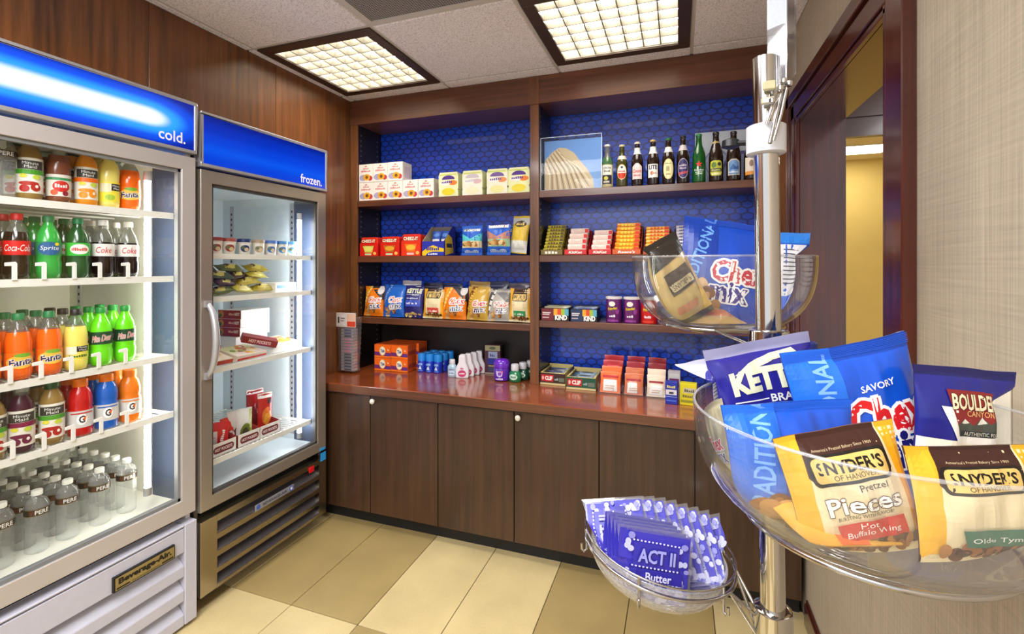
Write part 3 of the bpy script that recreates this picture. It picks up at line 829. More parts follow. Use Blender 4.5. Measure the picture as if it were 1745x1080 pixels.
BK['citrus'] = mk_bottle('citrus_soda_bottle', 'x', 'bottle', SODA, full((110, 226, 22)), SODACAP, M((40, 150, 60), .4), (M((16, 70, 38), .35), [('t', 'Mtn Dew', 0, .0215, .056, .022, (212, 30, 40), {'sh': .3, 'ol': (244, 244, 236), 'ow': .05, 'slope': .12})]), .0318, .075, .043, 'dew')
def sport(name, col):
    return mk_bottle(name, 'x', 'bottle', WIDE, full(col), WIDECAP, cO, (M((214, 212, 208), .35), [('e', 0, .028, .014, .019, (250, 250, 250)), ('t', 'G', 0, .028, .016, .024, (40, 40, 44), {'b': .03}), ('p', [(.002, .030), (.012, .040), (.008, .022)], (236, 110, 20)), ('r', -.03, .046, .03, .050, col)]), .0344, .030, .056, 'g'+name)
BK['red_sport'] = sport('red_sports_drink', (196, 24, 22)); BK['blue_sport'] = sport('blue_sports_drink', (20, 96, 196)); BK['orange_sport'] = sport('orange_sports_drink', (240, 124, 20))
def juice(name, band, fruit, body, cap, top=(60, 58, 50)):
    s = [('r', -.033, .073, .033, .100, top), ('t', 'Minute', 0, .092, .038, .009, (244, 244, 238)), ('t', 'Maid', 0, .081, .028, .009, (244, 244, 238)),
         ('r', -.05, .058, .05, .072, band), ('e', -.004, .030, .024, .006, fruit), ('e', .012, .018, .012, .012, fruit), ('e', -.014, .014, .012, .011, fruit), ('e', -.016, .052, .009, .006, (230, 220, 60)), ('e', .014, .050, .010, .007, (200, 216, 70)), ('e', .014, .021, .004, .005, (250, 240, 230))]
    return mk_bottle(name, 'x', 'bottle', JUICE, body, JUICECAP, cap, (M((238, 234, 220), .35), s), .0313, .022, .108, 'j'+name)
BK['apple'] = juice('apple_juice_bottle', (76, 158, 42), (176, 30, 26), M((150, 120, 60), .2), M((40, 80, 40), .4))
BK['grape'] = juice('grape_juice_bottle', (130, 24, 66), (110, 24, 60), M((70, 20, 40), .2), PETD)
BK['orange_juice'] = juice('orange_juice_bottle', (240, 110, 24), (244, 150, 30), M((240, 150, 30), .25), cB)
BK['tea'] = mk_bottle('berry_tea_bottle', 'x', 'bottle', JUICE, liq((130, 76, 52), .150), JUICECAP, cW, (M((232, 226, 214), .35), [('r', -.05, .052, .05, .060, (60, 150, 90)), ('e', .004, .032, .022, .018, (206, 40, 34)), ('t', 'Berry', .004, .034, .032, .012, (244, 240, 230), {'sh': .3}), ('e', -.014, .012, .009, .009, (220, 90, 40)), ('e', .014, .010, .008, .008, (150, 40, 60))]), .0309, .022, .070, 'tea')
BK['pale_lemonade'] = mk_bottle('pale_lemonade_bottle', 'x', 'bottle', JUICE, full((246, 232, 120)), JUICECAP, M((240, 226, 90), .4), (M((248, 232, 70), .35), [('r', -.034, .034, .0, .064, (236, 232, 196)), ('r', .0, .040, .034, .064, (36, 34, 30)), ('t', 'Minute', .016, .057, .026, .007, (244, 244, 240)), ('t', 'Maid', .016, .047, .02, .007, (244, 244, 240)), ('e', -.004, .016, .014, .010, (170, 200, 60))]), .0309, .022, .070, 'plemon')
WAT = [(.024, 0), (.0292, .004)]
for i in range(9): WAT += [(.0300, .010+.0118*i), (.0284, .0155+.0118*i)]
WAT += [(.0302, .1165), (.0306, .128), (.0296, .148), (.0250, .162), (.0130, .174), (.0118, .178), (.0118, .184)]
BK['water'] = mk_bottle('water_bottle', 'x', 'bottle', WAT, PET, [(.0142, .179), (.0142, .192), (.0125, .194)], M((240, 242, 232), .4), (M((44, 34, 30), .35), [('r', -.1, .0205, .1, .0218, (150, 130, 90)), ('r', -.1, .0008, .1, .002, (150, 130, 90)), ('r', -.022, .005, -.010, .0175, (92, 50, 28)), ('t', 'PERE', .009, .0113, .034, .0125, (236, 234, 226), {'b': .02})]), .0309, .120, .0225, 'water', n=18)
ORD = 'first second third fourth fifth sixth seventh eighth ninth tenth eleventh twelfth thirteenth fourteenth'.split()
DEP = ['at the front', 'second in line', 'third in line', 'fourth in line', 'fifth in line', 'sixth in line']
DEPS = ['front of', 'second in', 'third in', 'fourth in', 'fifth in', 'sixth in']
used = set()
def stand(kind, desc, loc, rz, label, group):
    o = BK[kind]
    if kind not in used:
        used.add(kind); o.location = loc; o.rotation_euler = (0, 0, rz); o['label'] = label; o['group'] = group
        return o
    return dup(o, loc, (0, 0, rz), label, group)
DESC = {'cola': 'cola bottle with red cap', 'lemon_lime': 'clear green lemon-lime soda bottle', 'ginger_ale': 'dark green ginger ale bottle', 'diet_cola': 'diet cola bottle with white label', 'orange_soda': 'orange soda bottle with green cap', 'lemonade': 'pale yellow lemonade bottle with dark cap', 'citrus': 'bright green citrus soda bottle', 'red_sport': 'red sports drink with orange cap', 'blue_sport': 'blue sports drink with orange cap', 'orange_sport': 'orange sports drink with orange cap', 'apple': 'apple juice bottle with green band', 'grape': 'grape juice bottle with purple band', 'orange_juice': 'orange juice bottle with dark cap', 'tea': 'brown berry drink bottle with white cap', 'pale_lemonade': 'full yellow lemonade bottle', 'water': 'clear water bottle with white cap'}
SHW = ['top', 'second', 'third', 'fourth']
def facing(x, y, k=.75): return pi/2-k*(pi/2-math.atan2(-x, y))*1.0
def lanes(z, row, items, depth, pitch=.070):
    # lanes counted from the lamp end towards the hinge end
    n = len(items)
    for i, (px, kind) in enumerate(items):
        x0 = -1.905; y = Y_on(px, x0)
        for d in range(depth if isinstance(depth, int) else depth[i]):
            x = x0-pitch*d
            lane = ORD[n-1-i]
            stand(kind, '', (x, y+random.uniform(-.002, .002), z+.0005), facing(x, y)+random.uniform(-.12, .12), f'{DESC[kind]}, {DEPS[d]} {lane} lane from lamp, {SHW[row]} shelf', f'bottles on the {SHW[row]} shelf of the drink cooler')
lanes(ZC[0], 0, [(4, 'water'), (50, 'apple'), (101, 'tea'), (147, 'orange_juice'), (185, 'pale_lemonade'), (220, 'orange_soda')], 2, .072)
lanes(ZC[1], 1, [(-28, 'cola'), (28, 'cola'), (82, 'lemon_lime'), (132, 'ginger_ale'), (175, 'diet_cola'), (219, 'diet_cola')], 3)
lanes(ZC[2], 2, [(-26, 'orange_soda'), (30, 'orange_soda'), (83, 'orange_soda'), (130, 'lemonade'), (173, 'citrus'), (213, 'citrus')], 3)
lanes(ZC[3], 3, [(-14, 'apple'), (37, 'grape'), (88, 'apple'), (137, 'red_sport'), (181, 'blue_sport'), (220, 'orange_sport')], 2, .072)
zb = .4985
for i, px in enumerate((5-62, 3, 63, 115, 170, 217)):
    x0 = -1.935; y = Y_on(px, x0)
    for d in range(6):
        x = x0-.066*d
        stand('water', '', (x, y+random.uniform(-.003, .003), zb), facing(x, y)+random.uniform(-.2, .2), f'{DESC["water"]}, {DEPS[d]} {ORD[5-i]} lane from lamp, cooler floor', 'water bottles on the cooler floor')

# ================================================================== frozen food
def yrow(pxs, X): return [Y_on(p, X) for p in pxs]
t = None
cols = [((150, 40, 44), 'dark red'), ((160, 50, 40), 'brick red'), ((24, 50, 110), 'navy'), ((170, 150, 130), 'tan'), ((50, 110, 190), 'blue'), ((60, 130, 200), 'sky blue'), ((90, 160, 210), 'pale blue')]
for i, (px, (c, cn)) in enumerate(zip((367, 390, 416, 440, 461, 480, 496), cols)):
    x = -1.925; y = Y_on(px, x)
    t = thing('ice_cream_tub', f'small white ice cream tub with {cn} lid band on the upper frozen shelf', 'tub', (x, y, ZF[0]), (0, 0, facing(x, y)), 'ice cream tubs')
    G().lathe([(.023, 0), (.0285, .060)], M((232, 226, 214), .5), 20).build('tub', t, smooth=50)
    G().lathe([(.0298, .060), (.0298, .074), (.0285, .0755)], M(c, .45), 20).build('lid', t, smooth=50)
    printed(t, [('p', ell(.0, .030, .020, .016), c), ('e', .006, .026, .010, .009, (222, 200, 160)), ('e', -.008, .034, .008, .007, (90, 110, 60)), ('r', -.018, .046, .018, .053, (250, 246, 238))], lambda x_, z_, o: ((.0232+.0917*z_+o+.0006)*math.sin(x_/.027), -(.0232+.0917*z_+o+.0006)*math.cos(x_/.027), z_), step=.008, key=None)

# ================================================================== pillow bags
def bagmap(w, h, d, seed=0, sealr=.06, pinch=.05, lean=0.0, wr=1.0):
    """(u in -1..1, v in 0..1) -> half thickness and place of the pouch skin"""
    hr = h/w
    def T(u, v):
        q = (v-sealr)/(1-2*sealr)
        if q <= 0 or q >= 1: return .0008
        f = math.sin(pi*q)**.55
        e = max(0.0, 1-abs(u)**2.6)**.62
        t = d/2*f*e
        # creases running in from the seals and the side folds
        n = noise.noise(Vector((u*3.1+seed*7.3, v*3.3*hr, seed*1.7)))
        k = noise.noise(Vector((u*9+seed*3.1, v*2.2, 5.5+seed)))*math.exp(-min(q, 1-q)/.16)
        s = noise.noise(Vector((u*2.0+4, v*11*hr, 9.1+seed)))*math.exp(-(1-abs(u))/.22)
        return max(.0008, t*(1+.22*wr*n)+d*wr*(.075*k+.05*s)*min(1, f*1.3)*min(1, e*1.8))
    def P(x, y, off, sgn=-1):
        u = max(-1.0, min(1.0, 2*x/w)); v = max(0.0, min(1.0, y/h))
        X = x*(1-pinch*math.sin(pi*v)); t = T(u, v)
        curl = lean*(v-.5)**2*4*d
        wob = .012*w*noise.noise(Vector((v*2.3, seed*2.2, 3.3)))
        edge = .018*h*noise.noise(Vector((u*1.4, seed*4.1, 7.7)))*(1 if v > .5 else -.3)*(abs(v-.5)*2)**2
        return (X+wob, sgn*(t+off)+curl+d*.12*noise.noise(Vector((u*.9, seed*1.3, v*1.1))), y+edge)
    return P
_bags = {}
def bag(name, label, cat, w, h, d, col, spec=None, loc=(0, 0, 0), rot=(0, 0, 0), group=None, seed=0, res=(14, 18), rough=.32, back=None, sealc=None, step=None, pinch=.05, lean=0.0, wr=1.0, key=None, sealr=.06, stripes=0, lift=.0005):
    t = thing(name, label, cat, loc, rot, group)
    P = bagmap(w, h, d, seed, sealr, pinch, lean, wr)
    k = (key, 'pouch')
    if key is not None and k in _bags:
        link('pouch', _bags[k], t)
    else:
        g = G(); nu, nv = res; V = []
        mF = M(col, rough, coat=.25, var=.06, scale=25); mB = M(back or col, rough, coat=.25, var=.06, scale=25); mS = M(sealc or col, rough+.06, .1, coat=.2, var=.08)
        for sg in (-1, 1):
            for j in range(nv+1):
                for i in range(nu+1):
                    # finer rows near the seals
                    v = j/nv; v = .5-.5*math.cos(pi*v)*(.82+.18*abs(math.cos(pi*v)))
                    g.v.append(P((-.5+i/nu)*w, max(0, min(1, v))*h, 0, sg))
        o = (nu+1)*(nv+1)
        for j in range(nv):
            vm = .5-.5*math.cos(pi*(j+.5)/nv)
            for i in range(nu):
                a = j*(nu+1)+i; q = (a, a+1, a+nu+2, a+nu+1)
                sl = vm < sealr or vm > 1-sealr
                g.face(q, mS if sl else mF); g.face([o+k_ for k_ in q[::-1]], mS if sl else mB)
        rim = [i for i in range(nu+1)]+[(j+1)*(nu+1)+nu for j in range(nv)]+[nv*(nu+1)+nu-1-i for i in range(nu)]+[(nv-1-j)*(nu+1) for j in range(nv-1)]
        for i in range(len(rim)):
            a, b = rim[i], rim[(i+1) % len(rim)]
            g.face((b, a, o+a, o+b), mS)
        ob = g.build('pouch', t, smooth=60)
        if key is not None: _bags[k] = ob.data
    sp = list(spec or [])
    if stripes:
        H = h/w; c2 = tuple(min(255, int(v*1.25+14)) for v in (sealc or col))
        for i in range(stripes):
            zz = H*(1-sealr*.98)+H*sealr*.9*(i+.3)/stripes
            sp.append(('r', -.5, zz, .5, zz+H*sealr*.28/stripes, c2))
    if sp:
        printed(t, sp, lambda x, y, o: P(x, y, o), w, step=step or .09, clip=(-.5, .5, 0, h/w), key=(key, 'pr') if key else None, lift=lift)
    return t
RED_, WHT, NAVY, CRM = (214, 26, 34), (248, 246, 242), (28, 26, 110), (244, 232, 196)
def blobs(cx, cy, rx, ry, n, cols, seed, size=.09):
    r = random.Random(seed); L = []
    for i in range(n):
        a, q = r.random()*2*pi, math.sqrt(r.random())
        L.append(('e', cx+rx*q*math.cos(a), cy+ry*q*math.sin(a), size*r.uniform(.6, 1.1), size*r.uniform(.4, .8), cols[i % len(cols)], r.uniform(0, 180)))
    return L
SNK = [(196, 140, 74), (158, 98, 44), (214, 170, 104), (120, 70, 32)]
def d_mix(H, band, word, bandt, top=None, big=True, mixc=NAVY, flav=None):
    L = []
    if top: L.append(('p', [(-.5, H), (.5, H), (.5, H*.45)], top))
    L.append(('p', [(-.5, H*.12), (-.5, H*.55), (-.24, H), (-.02, H)], band))
    L += blobs(-.18, H*.16, .30, H*.13, 16, SNK, 3)
    L.append(('t', word, -.29, H*.60, H*.66, .12, bandt, {'rot': 70, 'b': .02}))
    L += [('t', 'Chex', .13, H*.46, .62, .25, RED_, {'ol': WHT, 'ow': .13, 'b': .03, 'sh': .12, 'slope': .10}), ('t', 'mix', .14, H*.285, .52, .23, mixc, {'ol': WHT, 'ow': .13, 'b': .035, 'slope': .10})]
    if flav: L.append(('t', flav, .16, H*.60, .30, .055, WHT, {'slope': .12}))
    if big: L += [('t', 'SNACK', .30, H*.17, .22, .05, WHT), ('t', 'MIX', .32, H*.115, .12, .05, WHT)]
    return L
def d_snyder(H, line1=None, banner=(204, 26, 30), btext=('Hot', 'Buffalo Wing'), bt=None, big=True):
    br = (58, 26, 20)
    L = [('r', -.5, 0, .5, H, (232, 214, 170)), ('p', [(-.5, H*.06), (-.5, H), (-.30, H), (-.36, H*.5), (-.34, H*.06)], (232, 172, 36)), ('p', [(.5, H*.06), (.5, H), (.34, H), (.40, H*.5), (.38, H*.06)], (236, 168, 30)),
         ('p', [(-.31, H), (.33, H), (.35, H*.66), (.28, H*.60), (-.28, H*.60), (-.35, H*.68)], br)]
    L += [('p', rrect(-.33, H*.60, .34, H*.835, .06), (22, 16, 14)), ('p', rrect(-.30, H*.625, .31, H*.812, .045), (226, 190, 108)),
          ('t', "SNYDER'S", .005, H*.735, .54, H*.10, (18, 14, 12), {'b': .03}), ('t', 'OF HANOVER', .02, H*.655, .36, H*.040, (30, 22, 16))]
    L += [('t', "America's Pretzel Bakery Since 1909", 0, H*.865, .5, H*.028, (214, 190, 150))]
    if line1:
        L += [('t', 'Pretzel', .12, H*.56, .24, H*.05, (40, 24, 18)), ('t', line1, .02, H*.445, .62, H*.13, (250, 246, 236), {'ol': (88, 44, 26), 'ow': .06, 'b': .02}), ('t', 'BURSTING WITH FLAVOR!', .0, H*.355, .46, H*.026, (50, 30, 20))]
    L += blobs(0, H*.115, .42, H*.055, 26, [(96, 54, 26), (150, 92, 44), (66, 34, 18), (178, 120, 60)], 5, .07)
    L.append(('p', [(-.26, H*.32), (.30, H*.32), (.32, H*.17), (-.22, H*.17)], banner))
    if btext[0]: L.append(('t', btext[0], .0, H*.285, .14 if len(btext[0]) < 5 else .44, H*.045, WHT))
    if btext[1]: L.append(('t', btext[1], .03, H*.225, .44, H*.055, WHT))
    return L
def d_kettle(H, crop=True):
    T = H-.09
    L = [('p', [(-.30, T-.16), (-.14, T-.07), (.08, T-.015), (.30, T-.0), (.34, T-.05), (.10, T-.075), (-.10, T-.13)], (224, 226, 190)),
         ('t', 'KETTLE', .04, T-.24, .78, .21, (226, 228, 192), {'b': .06, 'arc': .02}), ('r', -.36, T-.405, -.04, T-.395, WHT), ('t', 'BRAND', .16, T-.40, .36, .07, (226, 228, 220), {'b': .02}),
         ('t', 'KRINKLE CUT', 0, T-.56, .6, .06, (200, 206, 240)), ('p', rrect(-.42, T-.92, .42, T-.64, .04), (60, 84, 190)), ('t', 'potato chips', 0, T-.78, .56, .09, WHT)]
    L += blobs(0, H*.08, .4, H*.05, 14, [(226, 200, 120), (206, 176, 96)], 8, .09)
    return L
def d_boulder(H):
    L = [('p', [(-.5, H*.08), (.5, H*.08), (.5, H*.44), (-.2, H*.42), (-.5, H*.42)], (238, 232, 214)), ('p', [(-.32, H*.69), (-.18, H*.40), (.5, H*.40), (.5, H*.62), (.34, H*.67)], (240, 238, 232)),
         ('p', [(-.26, H*.83), (.26, H*.82), (.36, H*.46), (-.16, H*.46)], (140, 36, 36)), ('p', [(-.17, H*.46), (-.18, H*.55), (-.1, H*.60), (-.02, H*.55), (.08, H*.62), (.16, H*.57), (.26, H*.61), (.33, H*.53), (.35, H*.46)], (70, 74, 66)),
         ('p', [(.02, H*.56), (.08, H*.62), (.13, H*.575), (.08, H*.565)], (226, 224, 210)), ('p', [(-.14, H*.565), (-.1, H*.60), (-.06, H*.57), (-.1, H*.56)], (226, 224, 210)), ('r', -.16, H*.462, .345, H*.505, (30, 40, 48)),
         ('t', 'BOULDER', .02, H*.735, .48, H*.13, (240, 226, 186), {'ol': (40, 16, 16), 'ow': .04, 'b': .03}), ('t', 'CANYON', .06, H*.645, .28, H*.045, (236, 190, 120)), ('t', 'AUTHENTIC FOODS', .09, H*.484, .42, H*.03, (226, 222, 200)),
         ('t', 'Sea Salt', .14, H*.265, .66, H*.15, (26, 30, 110), {'b': .025})]
    L += [('p', [(-.5, H*.08), (-.5, H*.14), (-.2, H*.17), (.1, H*.13), (.5, H*.15), (.5, H*.08)], (24, 36, 130))]
    return L
def d_info(H):
    L = [('r', -.42, H*.52, .42, H*.88, (240, 240, 242)), ('r', -.42, H*.2, .1, H*.44, (240, 240, 242))]
    for i in range(9): L.append(('r', -.38, H*(.85-.035*i), .30-.05*(i % 3), H*(.858-.035*i), (70, 70, 84)))
    for i in range(14): L.append(('r', -.38+.032*i, H*.24, -.38+.032*i+.012+.008*(i % 2), H*.40, (20, 20, 24)))
    return L

# ---- frozen packs on the second frozen shelf
R = random.Random(4)
GOLD = [((170, 150, 30), 'gold'), ((96, 104, 30), 'olive'), ((70, 36, 24), 'brown'), ((190, 176, 60), 'yellow-green'), ((60, 74, 30), 'dark green')]
pl = [(-1.93, 1.475, .0, 0), (-1.93, 1.585, .0, 1), (-1.93, 1.70, .0, 3), (-1.935, 1.815, .0, 0), (-1.945, 1.50, .022, 4), (-1.94, 1.62, .024, 2), (-1.94, 1.735, .026, 0), (-1.95, 1.80, .050, 3), (-1.955, 1.48, .046, 1), (-1.95, 1.59, .050, 4), (-1.955, 1.70, .052, 2), (-1.96, 1.80, .074, 0), (-1.965, 1.545, .072, 4), (-1.965, 1.66, .076, 1)]
whr = ['bottom row', 'second row', 'third row', 'top row']
for i, (x, y, z, k) in enumerate(pl):
    c, cn = GOLD[k]
    bag('frozen_bar', f'{cn} wrapped frozen snack, pile on the second frozen shelf, {whr[min(3, int(z/.02))]}, {ORD[i]} laid', 'frozen snack', .12, .064, .040, c, [('p', [(-.3, .1), (.1, .06), (.2, .4), (-.2, .44)], (214, 198, 90)), ('t', 'ICE', .1, .26, .3, .12, (240, 232, 200)), ('e', -.2, .24, .1, .09, (60, 34, 20))], (x, y, ZF[1]+.016+z*1.25), (math.radians(-70+R.uniform(-8, 8)), R.uniform(-.15, .15), pi/2+R.uniform(-.3, .3)), 'wrapped frozen snacks on the second frozen shelf', seed=i, res=(8, 8), sealr=.10)
def carton(name, label, cat, w, d, h, col, loc, rz=0.0, spec=None, group=None, sidec=None, sspec=None, topspec=None, bev=.0012, rough=.45, ref=(0, 0), rot=None, key=None):
    """closed carton: base centre at loc, printed face looks along local -y"""
    t = thing(name, label, cat, loc, rot or (0, 0, rz), group)
    g = G()
    m0, m1 = M(col, rough, var=.04), M(sidec or col, rough, var=.04)
    x, y = w/2, d/2
    vs = [(sx*x, sy*y, z) for z in (0, h) for sy in (-1, 1) for sx in (-1, 1)]
    for f, mt in (((0, 4, 6, 2), m1), ((1, 3, 7, 5), m1), ((0, 1, 5, 4), m0), ((2, 6, 7, 3), m0), ((0, 2, 3, 1), m1), ((4, 5, 7, 6), m1)): g.add(vs, [f], mt)
    g.build('box', t, bevel=bev)
    G().box(-x+.002, x-.002, -.0008, .0008, h-.0002, h+.0004, M(tuple(int(v*.72) for v in (sidec or col)), rough)).build('lid_seam', t)
    if spec: printed(t, spec, front(-y), 1.0, name='front_print')
    if sspec: printed(t, sspec, lambda a, z, o: (x+o, a, z), 1.0, name='side_print')
    if topspec: printed(t, topspec, lambda a, b, o: (a, b, h+o), 1.0, name='top_print')
    return t
FROZ = 'frozen food cartons'
carton('frozen_carton', 'small white frozen carton at the lamp end of the second frozen shelf', 'carton', .135, .12, .048, (236, 230, 216), (-1.975, 1.925, ZF[1]), pi/2, [('r', .02, .006, .06, .042, (238, 190, 90)), ('r', -.06, .02, .0, .036, (120, 170, 210))])
# third frozen shelf: two flat boxes under a stack of three
DR, ORF = (150, 24, 30), [(232, 150, 50), (206, 90, 30), (240, 190, 90)]
for i in range(2):
    carton('frozen_carton', f'flat white frozen carton under the stack of red-ended boxes, {["lowest", "upper"][i]} of two', 'carton', .20, .165, .038, (232, 226, 222), (-2.19, 1.90-.01*i, ZF[2]+.0385*i), pi/2+.03*i, group=FROZ)
for i in range(3):
    z = ZF[2]+.0775+.0445*i
    def mp(a, zz, o): return (-.0925-o, a, zz)
    t = carton('frozen_carton', f'white frozen meal box with dark red printed end, {["bottom", "middle", "top"][i]} of the three stacked', 'carton', .185, .15, .044, (240, 238, 234), (-2.175, 1.905, z), pi/2+.02*i, None, FROZ, sidec=(238, 234, 230))
    # the printed end looks along the shop's -y side
    printed(t, [('r', -.074, .0006, .074, .0434, DR), ('t', 'HOT', .050, .024, .030, .016, WHT, {'b': .04}), ('t', 'POCKETS', .014, .024, .036, .012, (246, 190, 160), {'b': .03}), ('e', -.054, .022, .018, .018, (190, 130, 50)), ('e', -.06, .016, .01, .01, (60, 90, 40))], lambda a, zz, o: (-.0925-o, -a, zz), 1.0, name='end_print')
fd = lambda s, n=22: blobs(0, 0, .055, .05, n, ORF+[(180, 40, 30), (120, 150, 60), (244, 226, 190)], s, .018)
carton('frozen_meal', 'flat colourful frozen meal carton at the hinge end of the third frozen shelf', 'carton', .16, .13, .022, (222, 196, 170), (-1.965, 1.525, ZF[2]+.016), 0, [('r', -.078, .002, .0, .02, (200, 190, 160)), ('r', .0, .002, .078, .02, (190, 60, 40))], FROZ, topspec=[('r', -.078, -.062, .078, .062, (240, 222, 196)), ('r', -.078, .03, .078, .062, (196, 36, 32))]+fd(1), rot=(.22, 0, pi/2-.05))
carton('frozen_meal', 'flat green and red frozen meal carton in the middle of the third frozen shelf', 'carton', .17, .13, .024, (226, 210, 190), (-1.965, 1.705, ZF[2]+.016), 0, [('r', -.083, .002, .083, .012, (200, 50, 40))], FROZ, topspec=[('r', -.083, -.062, .083, .062, (224, 226, 176)), ('r', -.083, -.062, .083, -.02, (232, 216, 206))]+fd(2), rot=(.22, 0, pi/2+.04))
carton('frozen_meal', 'red frozen meal carton lying on the cartons before the stacked boxes', 'carton', .15, .12, .024, (206, 60, 44), (-2.055, 1.545, ZF[2]+.062), 0, None, FROZ, topspec=[('r', -.073, -.058, .073, .058, (226, 70, 50))]+fd(3, 14), rot=(.26, 0, pi/2+.08))
carton('frozen_carton', 'narrow dark red frozen carton tipped across the flat meals', 'carton', .16, .05, .034, (132, 26, 32), (-1.955, 1.790, ZF[2]+.056), 0, [('t', 'HOT POCKETS', .0, .017, .10, .016, (236, 200, 190), {'b': .03})], FROZ, rot=(.25, .28, pi/2-.55))
carton('frozen_meal', 'flat white frozen carton with orange food picture beside the lamp', 'carton', .17, .15, .040, (238, 236, 232), (-1.985, 1.925, ZF[2]+.012), 0, [('r', -.083, .004, .083, .03, (226, 222, 214))], FROZ, topspec=[('r', -.083, -.072, .083, .072, (236, 228, 216))]+blobs(.02, 0, .055, .05, 24, [(244, 170, 40), (250, 196, 80), (236, 140, 30)], 6, .020), rot=(.14, 0, pi/2))
# fourth frozen shelf: three open display trays with pouches
def tray(name, label, w, d, hf, hb, col, loc, rz, spec=None, group=None, cat='display tray', inner=None):
    t = thing(name, label, cat, loc, (0, 0, rz), group)
    m = M(col, .5, var=.04); mi = M(inner or col, .55, var=.04); th = .0016; x, y = w/2, d/2
    g = G()
    g.box(-x, x, -y, y, 0, th, mi).box(-x, x, -y, -y+th, 0, hf, m).box(-x, x, y-th, y, 0, hb, mi)
    for s in (-1, 1):
        P = [(-y, 0), (y, 0), (y, hb), (y-.25*d, hb), (-y+.12*d, hf), (-y, hf)]
        g.prism(P, 'x', s*x-(th if s > 0 else 0), s*x+(0 if s > 0 else th), mi)
    g.build('tray', t)
    if spec: printed(t, spec, front(-y), 1.0, name='front_print')
    return t
HP = [('p', rrect(-.050, .012, .050, .042, .013), (110, 24, 34)), ('t', 'HOT POCKETS', 0, .027, .084, .014, (240, 224, 220), {'b': .03})]
dt = [(380, 'hinge end'), (424, 'middle'), (459, 'lamp end')]
for i, (px, w_) in enumerate(dt):
    x = -1.945; y = Y_on(px, -1.89)
    tray('display_tray', f'white display tray with red oval print on the lowest frozen shelf, {w_}', .125, .12, .056, .075, (236, 232, 226), (x, y, ZF[3]), pi/2, HP, 'frozen pocket display trays', inner=(150, 40, 40))
def pk(i, px, xx, w, h, c, spec, lab, rz=0):
    bag('frozen_pouch', lab, 'frozen pouch', w, h, .028, c, spec, (xx, Y_on(px, xx), ZF[3]+.004), (R.uniform(-.06, .10), R.uniform(-.03, .05), pi/2-.25+rz), 'frozen pouches in the display trays', seed=20+i, res=(10, 12), step=.12)
H_ = 1.45
pk(0, 371, -1.93, .085, .13, (206, 36, 40), [('r', -.3, .4, -.05, 1.1, (226, 214, 214)), ('t', 'POCKETS', .2, .8, .7, .14, WHT, {'rot': 80})], 'red frozen pouch with pale panel in the hinge-end tray', -.3)
pk(1, 389, -1.955, .07, .125, (216, 60, 50), [('e', .1, .5, .3, .42, (240, 232, 226)), ('e', .14, .5, .2, .3, (70, 80, 110))], 'red and white frozen pouch beside the plain red one', .1)
pk(2, 400, -1.96, .075, .150, (222, 220, 218), [('e', .1, .5, .3, .5, (70, 60, 50))], 'white frozen pouch with dark round picture in the middle tray')
pk(3, 416, -1.93, .075, .150, (226, 226, 222), [('e', .05, .55, .36, .55, (110, 128, 44)), ('e', .0, .5, .2, .35, (70, 64, 50)), ('r', .3, .1, .48, 1.9, (190, 196, 110))], 'white frozen pouch with green round picture in the middle tray')
pk(4, 434, -2.0, .085, .205, (160, 26, 34), [('r', -.5, 2.15, .5, 2.4, (232, 226, 224)), ('e', 0, 1.0, .3, .6, (120, 30, 36))], 'tall dark red frozen pouch at the rear of the lamp-end tray')
pk(5, 451, -1.95, .075, .190, (186, 34, 30), [('r', -.5, 2.2, .5, 2.53, (236, 230, 228)), ('e', .05, 1.0, .34, .6, (220, 120, 40)), ('e', .05, .8, .2, .4, (240, 170, 60)), ('r', .1, 1.8, .4, 2.15, (60, 40, 44))], 'tall red frozen pouch with flame picture in the lamp-end tray')

# ================================================================== bookcase: goods on the shelves
SL = [1.809, 1.462, 1.083]; SR = [1.812, 1.462, 1.108]; ZC0 = .7585
def xw(p0, p1, Y): a, b = X_on(p0, Y), X_on(p1, Y); return (a+b)/2, b-a
# oatmeal boxes, five below and three on top
W_ = .1045
OAT = lambda w, h: [('r', -w*.46, h*.02, w*.46, h*.98, (244, 236, 228))]+[('e', -w*.2, h*.26, w*.26, h*.17, (176, 166, 200)), ('e', w*.3, h*.22, w*.16, h*.14, (196, 60, 70)), ('e', w*.06, h*.28, w*.24, h*.18, (230, 170, 40)), ('e', w*.06, h*.28, w*.10, h*.09, (120, 70, 30)), ('t', 'OATMEAL', 0, h*.62, w*.66, h*.10, (212, 110, 110)), ('t', 'Classic', 0, h*.76, w*.4, h*.09, (206, 120, 120), {'sh': .3}), ('p', [(-w*.1, h*.84), (w*.1, h*.84), (0, h*.94)], (206, 130, 110))]
e5 = (609.5, 631.5, 657, 682.5, 708, 733)
for lv, n in ((0, 5), (1, 3)):
    for i in range(n):
        Y = SF+.012+.055
        x = X_on(e5[0], SF+.012)+.0605+.1060*i
        carton('oatmeal_box', f'white oatmeal box with yellow bowl picture, {["bottom", "top"][lv]} row, {ORD[i]} from the corner', 'box', W_, .105, .1135, (240, 232, 226), (x+.001*lv, Y-.002*lv, SL[0]+.0005+.1142*lv), R.uniform(-.015, .015), OAT(W_, .1135), 'oatmeal boxes', sspec=[('r', -.035, .02, .035, .09, (226, 206, 214))])
